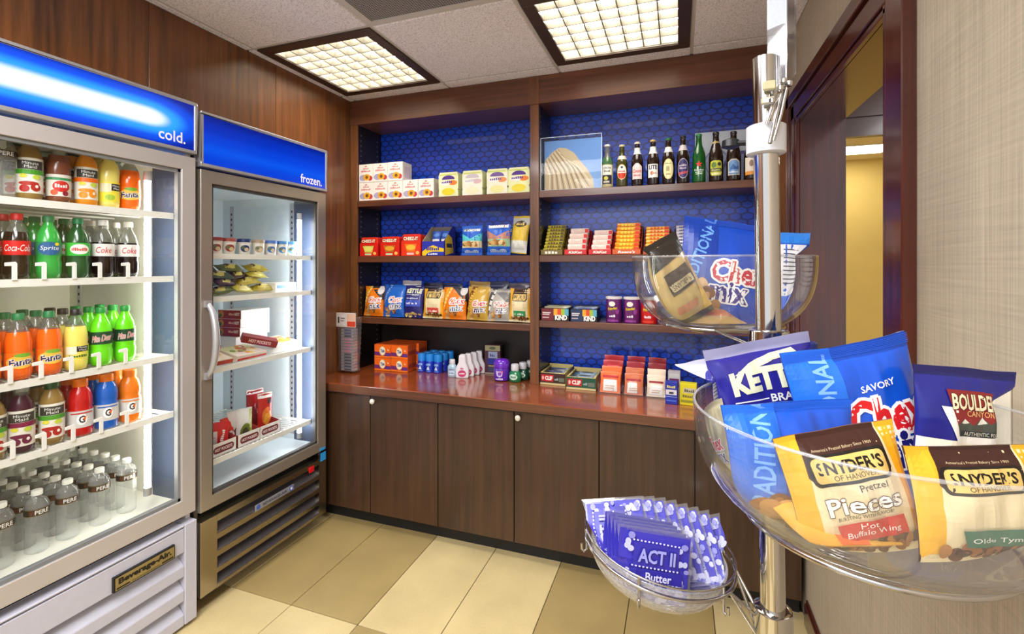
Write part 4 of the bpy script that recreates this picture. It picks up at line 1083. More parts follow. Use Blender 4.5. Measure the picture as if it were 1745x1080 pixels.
# yellow-green cup boxes with tucked tops
for i, (p0, p1) in enumerate(((744, 783), (785, 823.5), (827, 866), (868, 904))):
    Yf = SF+.014; x, w = xw(p0, p1, Yf); w = min(w, .128) if i < 3 else .128; h = .143
    if i == 3: x = -.778-.064
    t = thing('cereal_cup_box', f'yellow-green cereal box with purple badge, {ORD[i]} of four beside the oatmeal boxes', 'box', (x, Yf+.06, SL[0]+.0005), (0, 0, R.uniform(-.02, .02)), 'yellow-green cereal boxes')
    d = .055; a = w/2; g = G(); mF, mS = M((236, 238, 190), .4), M((186, 208, 60), .4)
    P = [(-a, 0), (a, 0), (a, h*.22), (a-.006, h*.27), (a, h*.32), (a, h*.86), (a-.008, h), (-a+.008, h), (-a, h*.86), (-a, h*.32), (-a+.006, h*.27), (-a, h*.22)]
    g.prism(P, 'y', -d, d, mF); g.build('box', t, bevel=.0012)
    washed = [(236, 238, 190), (246, 244, 226), (244, 242, 220), (236, 238, 180)][i]
    pc = [(84, 44, 140), (206, 196, 206), (120, 90, 160), (80, 40, 140)][i]; oc = [(232, 130, 40), (226, 190, 190), (240, 150, 90), (236, 130, 30)][i]; yc = [(236, 214, 40), (244, 240, 200), (240, 236, 160), (238, 220, 60)][i]
    printed(t, [('r', -a*.94, h*.02, a*.94, h*.84, washed), ('p', ell(0, h*.70, a*.66, h*.17, a0=0, a1=180), pc), ('e', a*.46, h*.56, a*.44, h*.10, oc), ('e', -a*.3, h*.56, a*.5, h*.1, (250, 246, 240)), ('t', 'Crunch', -a*.12, h*.60, a*1.1, h*.10, pc, {'slope': .1}), ('e', 0, h*.20, a*.66, h*.15, yc), ('r', -a*.9, h*.88, a*.8, h*.92, (206, 220, 90))], front(-d), name='front_print')
# red cracker pouches in cartons
CHZ = lambda w, h, k: [('r', -w/2+.002, .001, w/2-.002, h*.70, [(224, 30, 18), (222, 32, 16), (232, 50, 12)][k]), ('t', 'CHEEZ-IT', -.0, h*.80, w*.74, h*.16, (250, 240, 214), {'ol': (120, 16, 12), 'ow': .03, 'b': .04}), ('p', [(-w*.32, h*.55), (w*.3, h*.55), (w*.2, h*.2), (-w*.2, h*.2)], [(214, 214, 90), (190, 110, 40), (236, 120, 20)][k]), ('e', 0, h*.40, w*.24, h*.12, [(240, 226, 110), (232, 170, 50), (246, 190, 60)][k]), ('r', -w*.2, h*.06, w*.16, h*.15, [(206, 220, 170), (206, 220, 180), (246, 206, 196)][k]), ('e', w*.34, h*.15, w*.09, h*.08, (246, 190, 90))]
for k, (p0, p1, h) in enumerate(((612.5, 644.5, .118), (647.5, 681, .120), (683, 717, .132))):
    Yf = SF+.016; x, w = xw(p0, p1, Yf); w -= .004
    t = thing('cracker_pack', ['red cracker carton with pale green picture nearest the corner', 'red cracker carton with dark picture, middle one of three', 'red cracker carton with white lettering beside the blue nut display'][k], 'cracker pack', (x, Yf+.045, SL[1]+.0005), (0, 0, R.uniform(-.03, .03)), 'red cracker cartons')
    G().box(-w/2, w/2, -.045, .045, 0, h*.70, M((214, 28, 18), .4)).build('carton', t, bevel=.0015)
    G().prism([(-w*.47, h*.66), (w*.47, h*.66), (w*.46, h*.94), (w*.42, h), (-w*.42, h), (-w*.46, h*.94)], 'y', -.040, .030, M((226, 44, 14), .35, coat=.3)).build('pouch', t, bevel=.004)
    printed(t, CHZ(w, h, k), front(-.0455), name='front_print')
# blue nut display carton
Yf = SF+.014; x, w = xw(719, 757, Yf)
t = thing('nut_display', 'blue display carton with yellow band holding small nut packs', 'display carton', (x, Yf+.075, SL[1]+.0005))
a = w/2-.002; hf, hb = .086, .182; B = M((34, 46, 170), .4)
g = G(); g.box(-a, a, -.075, -.073, 0, hf, B).box(-a, a, .073, .075, 0, hb, M((120, 110, 104), .6)).box(-a, a, -.075, .075, 0, .002, B)
for s in (-1, 1): g.prism([(-.073, 0), (.073, 0), (.073, hb), (.04, hb), (-.073, hf)], 'x', s*a-(.002 if s > 0 else 0), s*a+(0 if s > 0 else .002), B if s > 0 else M((190, 176, 140), .6))
g.build('carton', t)
printed(t, [('p', [(-a, hf*.04), (-a, hf*.3), (-a*.4, hf*.62), (.0, hf*.74), (a*.4, hf*.62), (a, hf*.5), (a, hf*.28), (.0, hf*.30), (-a*.5, hf*.2), (-a*.7, .001)], (240, 200, 30)), ('t', 'Peanuts', 0, hf*.5, a*1.2, hf*.24, (34, 46, 150), {'b': .03, 'arc': .006}), ('t', 'salted', 0, hf*.14, a*.9, hf*.12, WHT)], front(-.075), name='front_print')
printed(t, [('p', [(-.06, .004), (-.06, .10), (-.02, .13), (.03, .11), (.05, .02)], (240, 204, 30)), ('r', -.04, .05, .03, .075, (60, 60, 60))], lambda p, z, o: (a+o, p, z), name='side_print')
for i, xx in enumerate((-.033, .033)):
    bag('nut_pack', ['blue and white nut pack standing at the corner side in the display carton', 'blue and white nut pack standing on the counter-run side in the display carton'][i], 'nut pack', .058, .155, .022, (40, 90, 190), [('r', -.42, .9, .42, 1.75, (246, 240, 232)), ('e', 0, 1.25, .3, .28, (232, 170, 90)), ('e', 0, 2.2, .34, .2, (90, 150, 220))], (x+xx*.9, Yf+.075, SL[1]+.004), (-.22, 0, 0), 'nut packs in the display', seed=40+i, res=(8, 10))
# two blue nut bags
NUT = lambda c1, c2: [('r', -.5, .0, .5, 1.4, (26, 96, 206)), ('r', -.42, 1.06, .42, 1.22, (232, 236, 240)), ('t', 'PEANUTS', 0, 1.14, .74, .14, (40, 90, 70) if c1[1] > 150 else (60, 60, 90), {'b': .03}), ('p', [(-.5, .98), (0, .72), (.5, .98), (.5, .62), (-.5, .62)], c1), ('r', -.5, .32, .5, .62, c2)]+blobs(0, .47, .44, .12, 18, SNK+[(232, 206, 150)], 9, .10)+[('t', 'Peanut mix', .02, .16, .7, .13, (206, 226, 250), {'sh': .2})]
for i, (p0, p1, c1, c2) in enumerate(((783, 818, (90, 206, 210), (226, 206, 160)), (826.5, 867, (190, 130, 110), (150, 190, 150)))):
    Yf = SF+.03; x, w = xw(p0, p1, Yf)
    bag('nut_bag', ['blue nut bag with turquoise chevron', 'blue nut bag with brown and green picture'][i]+' on the second bookcase shelf', 'nut bag', w, .172, .06, (24, 76, 184), NUT(c1, c2), (x, Yf+.03, SL[1]+.0045), (-.05, 0, .02), 'blue nut bags', seed=44+i, sealr=.08)
bag('nut_bag', 'dark blue nut bag standing behind the brown-picture nut bag', 'nut bag', .125, .168, .05, (20, 40, 120), NUT((150, 90, 70), (190, 160, 110)), (X_on(870, SF+.10), SF+.105, SL[1]+.0045), (-.06, 0, .05), 'blue nut bags', seed=47, sealr=.08)
bag('chip_bag', 'yellow and white snack bag leaning on the bookcase divider', 'snack bag', .118, .215, .05, (226, 192, 60), [('r', -.5, .05, .5, 1.72, (228, 194, 66)), ('r', -.5, .05, .5, .62, (232, 230, 222)), ('r', -.5, 1.42, .5, 1.72, (206, 206, 202)), ('e', .05, 1.42, .34, .16, (60, 44, 24)), ('t', 'Chips', .05, 1.42, .5, .14, (236, 206, 120))], (-.868, SF+.075, SL[1]+.012), (-.10, .08, -.25), seed=48, sealr=.09)
# chip bags on the third shelf
OR_, GLD, GRY = (244, 130, 20), (206, 164, 60), (176, 170, 160)
HS = 1.5
dk = [('p', [(-.5, HS), (.5, HS), (.5, HS*.50)], (46, 46, 52)), ('e', .33, HS*.66, .17, .22, (226, 222, 224))]
row3 = [
 (614.5, 648, .188, (OR_), d_mix(HS, (246, 168, 40), 'CHEDDAR', (250, 216, 120), (42, 42, 48), False)+[('e', .36, HS*.74, .14, .2, (226, 222, 224))], 'orange and black snack mix bag nearest the corner'),
 (648, 684, .198, (30, 104, 206), d_mix(1.5, (20, 76, 176), 'TRADITIONAL', (150, 196, 246), None, False), 'blue snack mix bag beside the orange one'),
 (683, 716, .198, (38, 36, 116), d_kettle(1.5), 'navy potato chip bag with cream lettering on the third shelf'),
 (717, 751, .178, (232, 196, 90), d_snyder(1.45, None, (206, 60, 40), ('', 'Honey Mustard')), 'yellow pretzel bag with red banner on the third shelf'),
 (750, 790, .188, (OR_), d_mix(HS, (246, 168, 40), 'CHEDDAR', (250, 216, 120), (42, 42, 48), False, (40, 110, 160))+[('e', .36, HS*.74, .14, .2, (226, 222, 224))], 'orange and black snack mix bag beside the gold bag'),
 (791, 829, .196, (GLD), d_mix(HS, (120, 66, 20), 'HONEY NUT', (232, 180, 60), None, False), 'gold snack mix bag with brown diagonal band'),
 (828, 866, .186, (GRY), d_mix(HS, (70, 68, 66), 'BOLD', (230, 228, 226), (120, 118, 120), False), 'grey and white snack mix bag beside the gold bag'),
 (866, 899, .190, (206, 176, 120), d_snyder(1.5, None, (40, 140, 80), ('', 'Mini'), big=False), 'brown-topped pretzel bag with green banner next to the divider')]
for i, (p0, p1, h, c, sp, lab) in enumerate(row3):
    Yf = SF+.022; x, w = xw(p0, p1, Yf); w = max(w, h/1.52)
    bag('chip_bag', lab, 'snack bag', w*1.02, h, .055, c, sp, (x, Yf+.032, SL[2]+.0045), (-.12, R.uniform(-.02, .02), R.uniform(-.05, .05)), 'snack bags on the third bookcase shelf', seed=60+i, res=(12, 16), sealr=.07)
for i, (px, c, h, cn, bh) in enumerate(((664, (22, 60, 150), .205, 'dark blue', 'blue snack mix bag'), (700, (180, 176, 176), .222, 'silver-topped', 'navy potato chip bag'), (738, (26, 26, 50), .212, 'navy', 'yellow pretzel bag'), (772, (30, 36, 70), .212, 'black and blue', 'second orange bag'), (815, (150, 116, 50), .222, 'brown and gold', 'gold bag'), (850, (34, 40, 70), .226, 'navy and grey', 'grey bag'), (884, (40, 24, 50), .218, 'dark purple', 'green-banner bag'))):
    Y = SF+.125
    bag('chip_bag', f'{cn} snack bag standing behind the {bh}', 'snack bag', .135, h, .045, c, [('r', -.4, h/.135*.86, .3, h/.135*.9, tuple(min(255, v+60) for v in c))], (X_on(px, Y), Y, SL[2]+.0045), (-.05, R.uniform(-.03, .03), R.uniform(-.08, .08)), 'snack bags standing behind the front row', seed=80+i, res=(10, 12), sealr=.07)

# ---- counter under the first bay
# peg bag with a stack of small packets
Yg = 2.385; x, w = xw(578, 613, Yg); hz = HC-dep(x, Yg)*(532-451)/FP
t = thing('gum_display', 'clear hanging bag with a tall stack of silver gum packs by the wooden wall', 'gum display', (x, Yg, ZC0))
hh = hz-ZC0; a = w/2
G().prism([(-a*.86, .012), (a*.80, .012), (a*.72, hh*.10), (a*.92, hh*.80), (a*.92, hh*.93), (-a*.9, hh*.93), (-a*.9, hh*.78), (-a*.72, hh*.14), (-a*1.05, .002)], 'y', -.030, .030, WRAP).build('clear_bag', t, bevel=.004)
G().box(-a*.95, a*.95, -.0325, -.031, hh*.765, hh, M((232, 226, 222), .5)).build('header_card', t, bevel=.0006)
printed(t, [('r', a*.12, hh*.775, a*.92, hh*.86, (226, 76, 50)), ('r', a*.12, hh*.86, a*.92, hh*.985, (238, 196, 170)), ('r', -a*.86, hh*.79, -a*.05, hh*.97, (240, 234, 236)), ('r', -a*.76, hh*.83, -a*.62, hh*.93, (40, 40, 40)), ('r', -a*.5, hh*.9, -a*.1, hh*.915, (60, 60, 60)), ('r', -a*.5, hh*.86, -a*.15, hh*.872, (110, 110, 110))], front(-.0327), name='card_print')
n = 14; cc = [(230, 230, 232), (60, 60, 66), (206, 120, 140), (196, 130, 150), (70, 80, 130)]
for i in range(n):
    z = .016+(hh*.74-.016)*i/n; dz = (hh*.74-.016)/n*.86
    c = [(216, 216, 220)]; g = G(); w1 = a*.58
    g.box(-w1, w1, -.022, .022, z, z+dz, M((206, 206, 210), .25, .5))
    g.box(-w1*.45, w1*.75, -.0226, -.0218, z+dz*.15, z+dz*.85, M(cc[1] if i < 5 else (cc[2] if i in (6, 8, 9) else (cc[3] if i in (10, 7) else cc[4 if i > 11 else 1])), .4))
    g.build('gum_pack', t, bevel=.0012)
# orange detergent boxes, two by two and a second block behind
x0, x1 = X_on(637.5, 2.49), X_on(698, 2.52); wB = (x1-x0)/2
TD = lambda w, h: [('r', -w*.5+.001, .001, w*.5-.001, h-.001, (240, 104, 20)), ('p', [(-w*.49, h*.17), (w*.49, h*.12), (w*.49, h*.38), (-w*.49, h*.45)], (110, 40, 110)), ('r', -w*.49, .001, w*.49, h*.13, (244, 120, 30)), ('e', -.0, h*.52, w*.19, h*.37, (238, 170, 40)), ('e', 0, h*.52, w*.165, h*.32, (244, 236, 214)), ('t', 'Tide', 0, h*.52, w*.24, h*.26, (26, 44, 120), {'b': .04, 'slope': .1, 'sh': .1}), ('r', w*.28, h*.20, w*.42, h*.30, (60, 70, 170)), ('t', '2x', w*.35, h*.62, w*.1, h*.14, (250, 220, 170))]
for b_ in range(2):
    for k in range(2):
        for i in range(2):
            carton('detergent_box', f'orange detergent box with round badge, {["front", "rear"][b_]} block, {["lower", "upper"][k]} row, {["corner-side", "canister-side"][i]} column', 'detergent box', wB-.0015, .108, .0800, (232, 96, 22), (x0+wB*(i+.5)+.012*b_, 2.545+.110*b_+.004*i, ZC0+.0002+.0806*k), .03, TD(wB-.0015, .080), 'orange detergent boxes', sidec=(206, 84, 26), sspec=[('r', -.045, .02, .045, .045, (160, 60, 40))])
# blue travel-size canisters
for b_ in range(3):
    for i in range(3):
        Y = 2.560+.056*b_; xx = X_on(718, 2.55)+.0555*i+.010*b_
        t = thing('spray_can', f'small blue aerosol can with light blue cap, {["front", "middle", "rear"][b_]} row, {ORD[i]} from the detergent boxes', 'can', (xx, Y, ZC0), (0, 0, R.uniform(-.2, .2)), 'small blue aerosol cans')
        G().lathe([(.0255, 0), (.027, .003), (.027, .066), (.0255, .070)], M((22, 54, 190), .28, coat=.4), 18).build('can', t, smooth=50)
        G().lathe([(.0258, .068), (.0262, .105), (.0245, .111), (.019, .1125)], M((36, 140, 230), .32), 18).build('cap', t, smooth=50)
        printed(t, [('t', 'Secret', 0, .050, .036, .014, (160, 206, 246), {'slope': .25, 'sh': .3}), ('p', [(-.012, .018), (.004, .042), (.012, .018)], (214, 232, 250)), ('r', -.018, .008, .018, .013, (90, 150, 236))], cyl(.0272), step=.008)
# hand sanitiser
xs_, ws = xw(760.5, 776, 2.48)
t = thing('sanitiser_bottle', 'small clear blue hand sanitiser bottle with white flip cap', 'bottle', (xs_, 2.50, ZC0), (0, 0, .1))
G().lathe([(.026, 0), (.0285, .004), (.0285, .058), (.022, .070), (.013, .073)], M((168, 196, 216), .2, coat=.5), 18, sy=.66).build('body', t, smooth=50)
G().lathe([(.015, .070), (.017, .074), (.0165, .098), (.014, .101)], WHITEMET, 16, sy=.8).build('flip_cap', t, smooth=50)
printed(t, [('r', -.018, .012, .018, .034, (206, 226, 240)), ('t', 'SANITIZER', 0, .045, .034, .006, (110, 60, 130)), ('t', 'hand gel', 0, .024, .028, .007, (60, 90, 150))], lambda x_, z, o: (x_, -.0188*math.sqrt(max(.05, 1-(x_/.0286)**2))-o-.0004, z), step=.006)
# white folded-top bottles standing one behind the other
for i in range(4):
    Y = 2.500+.048*i; xx = X_on(787, 2.49)+.014*i
    t = thing('lotion_pack', f'white lotion pack with pink label, {DEP[i]} of the row of four', 'lotion pack', (xx, Y, ZC0), (0, 0, .25), 'white lotion packs')
    P = [(-.036, 0), (.036, 0), (.036, .055), (.020, .090), (.018, .132), (-.018, .132), (-.020, .090), (-.036, .055)]
    g = G(); lo = [(p[0], -.020, p[1]) for p in P]; hi = [(p[0], .020, p[1]) for p in P]
    k = len(P); g.add(lo+hi, [tuple(range(k)), tuple(range(2*k-1, k-1, -1))]+[((j+1) % k, j, k+j, k+(j+1) % k) for j in range(k)], M((232, 228, 232), .4))
    g.build('pack', t, bevel=.004, smooth=40, seg=2)
    printed(t, [('p', ell(0, .026, .024, .020), (196, 60, 110)), ('t', 'LOTION', 0, .026, .034, .008, WHT), ('t', 'soft', 0, .055, .02, .010, (196, 60, 110), {'sh': .3})], front(-.0202))
# dark razor/remedy card box, purple jar, green bottles
xb, wbx = xw(823, 852, 2.62)
t = carton('remedy_box', 'tall dark maroon box with blue label and tan top behind the purple jar', 'box', .098, .05, .172, (72, 30, 52), (X_on(839, 2.64), 2.66, ZC0), .12, [('r', -.046, .138, .046, .170, (150, 146, 106)), ('e', 0, .154, .02, .009, (80, 84, 60)), ('r', -.026, .094, .030, .134, (150, 160, 190)), ('r', -.030, .058, .026, .092, (30, 40, 150)), ('t', 'PM', .0, .112, .03, .016, (40, 50, 120)), ('r', -.024, .014, .012, .044, (60, 62, 96)), ('r', -.026, .045, .014, .051, (190, 170, 110)), ('r', -.048, .0005, .048, .008, (170, 160, 140))])
t = thing('purple_jar', 'shiny purple jar with pale badge on the counter', 'jar', (X_on(853.5, 2.50), 2.515, ZC0), (0, 0, .05))
G().lathe([(.034, 0), (.043, .006), (.045, .03), (.0455, .062), (.043, .070)], M((84, 30, 170), .22, coat=.6), 24).build('jar', t, smooth=50)
G().lathe([(.043, .071), (.0445, .074), (.044, .100), (.036, .116), (.020, .121)], M((106, 40, 190), .2, coat=.6), 24).build('lid', t, smooth=50)
printed(t, [('p', [(-.022, .058), (.020, .058), (.016, .032), (.0, .024), (-.016, .032)], (206, 190, 226)), ('e', .002, .044, .011, .010, (130, 70, 190)), ('e', .014, .054, .006, .005, (236, 110, 120)), ('t', 'Xtreme', 0, .016, .044, .010, (226, 214, 244), {'sh': .2})], cyl(.0458), step=.01)
for i in range(3):
    Y = 2.508+.062*i; xx = X_on(877, 2.50)+.026*i
    t = thing('mouthwash_bottle', f'small green mouthwash bottle with white cap, {DEP[i]} of three beside the divider', 'bottle', (xx, Y, ZC0), (0, 0, -.1), 'small green mouthwash bottles')
    G().lathe([(.030, 0), (.036, .005), (.0375, .03), (.035, .048), (.024, .062), (.018, .066)], M((20, 120, 74) if i == 0 else (14, 70, 50), .2, coat=.5), 20, sy=.72).build('body', t, smooth=50)
    G().lathe([(.0215, .062), (.0225, .066), (.022, .094), (.019, .098)], WHITEMET, 16).build('cap', t, smooth=50)
    printed(t, [('e', 0, .030, .024, .016, (206, 232, 216)), ('t', 'Scope', 0, .030, .034, .012, (20, 110, 80), {'sh': .2, 'b': .03})], lambda x_, z, o: (x_, -.0268*math.sqrt(max(.05, 1-(x_/.0376)**2))-o-.0008, z), step=.008)

# ================================================================== second bay
# picture blocks in clear acrylic
def shell_print(w, h):
    L = [('r', -w/2, 0, w/2, h, (96, 150, 226)), ('r', -w/2, 0, w/2, h*.35, (120, 168, 232))]
    out = [(-w*.48, h*.64), (-w*.36, h*.78), (-w*.24, h*.86), (-w*.12, h*.84), (.02*w, h*.74), (w*.12, h*.58), (w*.24, h*.42), (w*.34, h*.22), (w*.37, 0), (-w*.5, 0), (-w*.5, h*.5)]
    L.append(('p', out, (206, 186, 146)))
    for i in range(15):
        f = i/14
        ax, ay = -w*.49+w*.30*f, h*(.60+.25*min(1, f*1.3)) if f < .75 else h*(.85-.6*(f-.75))
        bx, by = -w*.40+w*.74*f, h*(.0+.02*f) if f < .8 else h*.1*(f-.8)*5+0
        mx, my = (ax+bx)/2+w*.05, (ay+by)/2+h*.04
        c = (150, 124, 92) if i % 2 else (226, 212, 178)
        L.append(('p', [(ax, ay), (mx, my), (bx, by), (bx-w*.022, by), (mx-w*.018, my-.004), (ax-w*.008, ay-h*.01)], c))
    return L
Yp = SF+.018; x, w = xw(921, 1025.5, Yp); h = dep(x, Yp)*(320-228)/FP*1.0
t = thing('picture_block', 'clear acrylic picture block showing a ribbed seashell against blue', 'picture block', (x, Yp+.035, SR[0]+.0005))
G().box(-w/2, w/2, -.035, .035, 0, h, ACRYL).build('acrylic_block', t, bevel=.0015)
G().box(-w/2+.006, w/2-.006, .024, .030, .004, h-.006, M((96, 150, 226), .5)).build('picture', t)
printed(t, shell_print(w-.014, h-.012), lambda a_, z, o: (a_, .0238-o, z+.005), name='picture_print', lift=.0004, dl=.0001)
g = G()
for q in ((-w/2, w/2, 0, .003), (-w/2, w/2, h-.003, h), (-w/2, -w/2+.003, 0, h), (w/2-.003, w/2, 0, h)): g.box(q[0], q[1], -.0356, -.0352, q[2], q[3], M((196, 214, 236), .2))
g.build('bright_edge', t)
x1 = X_on(1183, 2.66); h2 = .30
t = thing('picture_block', 'clear acrylic picture block with pale sky print behind the last beer bottles', 'picture block', (x1+.17, 2.68, SR[0]+.0005))
G().box(-.17, .17, -.03, .03, 0, h2, ACRYL).build('acrylic_block', t, bevel=.0015)
G().box(-.165, .165, .020, .026, .004, h2-.006, M((206, 216, 238), .5)).build('picture', t)
printed(t, [('r', -.16, .0, .16, h2-.015, (196, 208, 238)), ('r', -.16, h2*.55, .16, h2-.015, (226, 234, 246)), ('p', ell(-.06, h2*.42, .06, .07), (150, 150, 206)), ('p', ell(-.06, h2*.42, .052, .062), (196, 204, 236)), ('p', ell(.06, h2*.2, .10, .12), (100, 90, 170)), ('p', ell(.06, h2*.19, .088, .105), (160, 170, 220))], lambda a_, z, o: (a_, .0196-o, z+.006), name='picture_print', clip=(-.16, .16, .0, h2-.015))
# beers
BEER = [(.024, 0), (.0295, .004), (.0302, .012), (.0302, .120), (.0285, .136), (.0215, .158), (.0148, .176), (.0128, .205), (.0128, .214), (.0142, .216), (.0142, .222)]
STUB = [(.026, 0), (.0315, .004), (.0322, .012), (.0322, .105), (.0305, .124), (.0225, .150), (.0150, .168), (.0132, .192), (.0132, .200), (.0146, .202), (.0146, .208)]
AMB = M((34, 16, 8), .1, coat=.6); GRN = M((14, 86, 30), .1, coat=.6); CLR = M((190, 180, 120), .12, coat=.5)
br = [
 (1035, BEER, 1.0, lambda z: PETD if z > .165 else (M((70, 110, 70), .12, coat=.5) if z > .125 else M((206, 196, 150), .15, coat=.5)), M((226, 226, 220), .3), None, [('r', -.026, .068, .026, .118, (236, 234, 222)), ('t', 'CORONA', 0, .104, .046, .012, (30, 34, 60), {'b': .03}), ('t', 'Extra', 0, .088, .034, .012, (80, 80, 70), {'sh': .3}), ('r', -.026, .020, .026, .066, (34, 30, 60)), ('e', -.006, .050, .012, .010, (196, 190, 60)), ('r', -.02, .026, .012, .036, (190, 186, 160))], 'clear-necked pale lager bottle beside the seashell block'),
 (1060, BEER, .965, lambda z: M((64, 62, 18), .1, coat=.6), M((200, 190, 160), .3), (.150, .170, (226, 214, 190)), [('e', 0, .078, .026, .040, (226, 196, 150)), ('e', 0, .078, .023, .036, (246, 240, 232)), ('p', ell(0, .072, .0228, .030, a0=180, a1=360), (206, 60, 24)), ('t', 'LAGER', 0, .082, .034, .009, (206, 40, 30)), ('e', 0, .102, .006, .006, (30, 30, 30))], 'olive-brown beer bottle with round red and white label'),
 (1086, BEER, 1.0, lambda z: AMB, M((210, 200, 180), .3), (.166, .200, (230, 228, 226)), [('p', [(-.026, .036), (.026, .036), (.026, .100), (.006, .118), (-.006, .118), (-.026, .100)], (226, 214, 210)), ('t', 'Coors', 0, .078, .046, .018, (206, 40, 44), {'sh': .3, 'b': .03}), ('t', 'LIGHT', 0, .056, .034, .010, (196, 70, 80)), ('p', [(-.012, .098), (.012, .098), (0, .114)], (246, 246, 246))], 'brown beer bottle with silver-pink mountain label'),
 (1113, BEER, 1.02, lambda z: AMB, M((196, 160, 96), .3), (.160, .196, (236, 234, 230)), [('r', -.026, .040, .026, .108, (240, 238, 234)), ('t', 'LITE', 0, .092, .042, .022, (26, 30, 60), {'b': .04}), ('e', -.006, .062, .008, .010, (196, 110, 60)), ('t', 'Beer', .008, .062, .026, .010, (206, 170, 150), {'sh': .3})], 'brown beer bottle with square white label'),
 (1139, BEER, 1.03, lambda z: AMB, M((34, 110, 60), .3), (.160, .186, (236, 236, 226)), [('e', 0, .078, .0265, .052, (226, 214, 150)), ('e', 0, .078, .023, .047, (238, 232, 180)), ('t', 'N', -.002, .080, .016, .026, (150, 130, 80), {'sh': .1}), ('t', '1842', 0, .052, .022, .008, (160, 120, 60)), ('t', 'PREMIUM', 0, .106, .032, .006, (120, 130, 60))], 'brown beer bottle with oval cream label and green neck'),
 (1164, BEER, 1.05, lambda z: AMB, M((40, 34, 34), .3), (.160, .186, (206, 196, 200)), [('p', ell(0, .076, .0275, .050), (206, 196, 214)), ('p', ell(0, .076, .0255, .047), (54, 44, 104)), ('t', 'SAMUEL', 0, .092, .038, .011, (206, 196, 214)), ('t', 'ADAMS', 0, .078, .034, .010, (206, 196, 214)), ('p', [(-.024, .056), (.024, .064), (.024, .052), (-.024, .044)], (190, 80, 90))], 'dark beer bottle with purple oval label'),
 (1191, BEER, 1.06, lambda z: GRN, M((30, 130, 70), .3), None, [('p', [(.0+.017*(1 if k % 2 == 0 else .42)*math.sin(pi*k/5), .092+.017*(1 if k % 2 == 0 else .42)*math.cos(pi*k/5)) for k in range(10)], (220, 44, 30)), ('t', 'Heineken', 0, .064, .044, .010, (226, 236, 226), {'b': .02}), ('r', -.018, .050, .018, .055, (190, 214, 190)), ('r', -.016, .042, .016, .046, (190, 214, 190))], 'green beer bottle with red star'),
 (1220, STUB, 1.15, lambda z: AMB, M((38, 32, 30), .3), (.166, .174, (206, 180, 110)), [('p', rrect(-.028, .030, .028, .104, .014), (206, 206, 70)), ('e', -.010, .082, .012, .014, (90, 130, 40)), ('e', .015, .086, .009, .009, (50, 60, 40)), ('r', -.027, .050, .027, .066, (44, 56, 34)), ('t', 'PALE ALE', 0, .058, .042, .009, (220, 214, 150)), ('r', -.02, .034, .02, .044, (232, 228, 170))], 'stubby dark beer bottle with yellow-green label'),
 (1250, STUB, 1.13, lambda z: AMB, M((38, 36, 40), .3), (.156, .182, (214, 206, 200)), [('p', [(-.028, .028), (.028, .028), (.028, .092), (.012, .106), (-.012, .106), (-.028, .092)], (214, 206, 190)), ('p', [(-.024, .032), (.024, .032), (.024, .088), (.010, .100), (-.010, .100), (-.024, .088)], (110, 150, 200)), ('p', [(-.018, .056), (-.004, .084), (.010, .066), (.022, .074), (.022, .056)], (50, 90, 160)), ('t', 'BLUE MOON', 0, .044, .042, .010, (226, 230, 240), {'b': .02})], 'stubby dark beer bottle with blue mountain label'),
 (1280, STUB, 1.05, lambda z: AMB, M((40, 34, 34), .3), None, [('r', -.030, .040, .030, .108, (236, 226, 210)), ('p', [(-.030, .040), (.030, .046), (.030, .028), (-.030, .024)], (232, 150, 40)), ('e', 0, .080, .010, .016, (150, 120, 100))], 'dark beer bottle with white and orange label behind the chrome pole')]
for i, (px, pf, k, bm, cm, nk, sp, lab) in enumerate(br):
    Y = SF+.052; xx = X_on(px, Y)
    t = thing('beer_bottle', lab, 'bottle', (xx, Y, SR[0]+.0005), (0, 0, math.atan2(-xx, Y)*.6), 'beer bottles on the upper shelf')
    p2 = [(r_*min(1.04, k), z*k*1.02) for r_, z in pf]; zt = p2[-1][1]
    G().lathe(p2, bm, 22).build('bottle', t, smooth=50)
    G().lathe([(.0150, zt-.006), (.0156, zt-.004), (.0142, zt+.004), (.0110, zt+.0055)], cm, 16).build('cap', t, smooth=50)
    if nk:
        z0, z1 = nk[0]*k, nk[1]*k
        def rr(z):
            for (ra, za), (rb, zb) in zip(p2, p2[1:]):
                if za <= z <= zb and zb > za: return ra+(rb-ra)*(z-za)/(zb-za)
            return .013
        G().lathe([(rr(z0)+.0007, z0), (rr((z0+z1)/2)+.0007, (z0+z1)/2), (rr(z1)+.0007, z1)], M(nk[2], .35), 18, cap=False).build('neck_label', t, smooth=80)
    printed(t, sp, cyl(p2[3][0]+.0006), 1.0, step=.008)
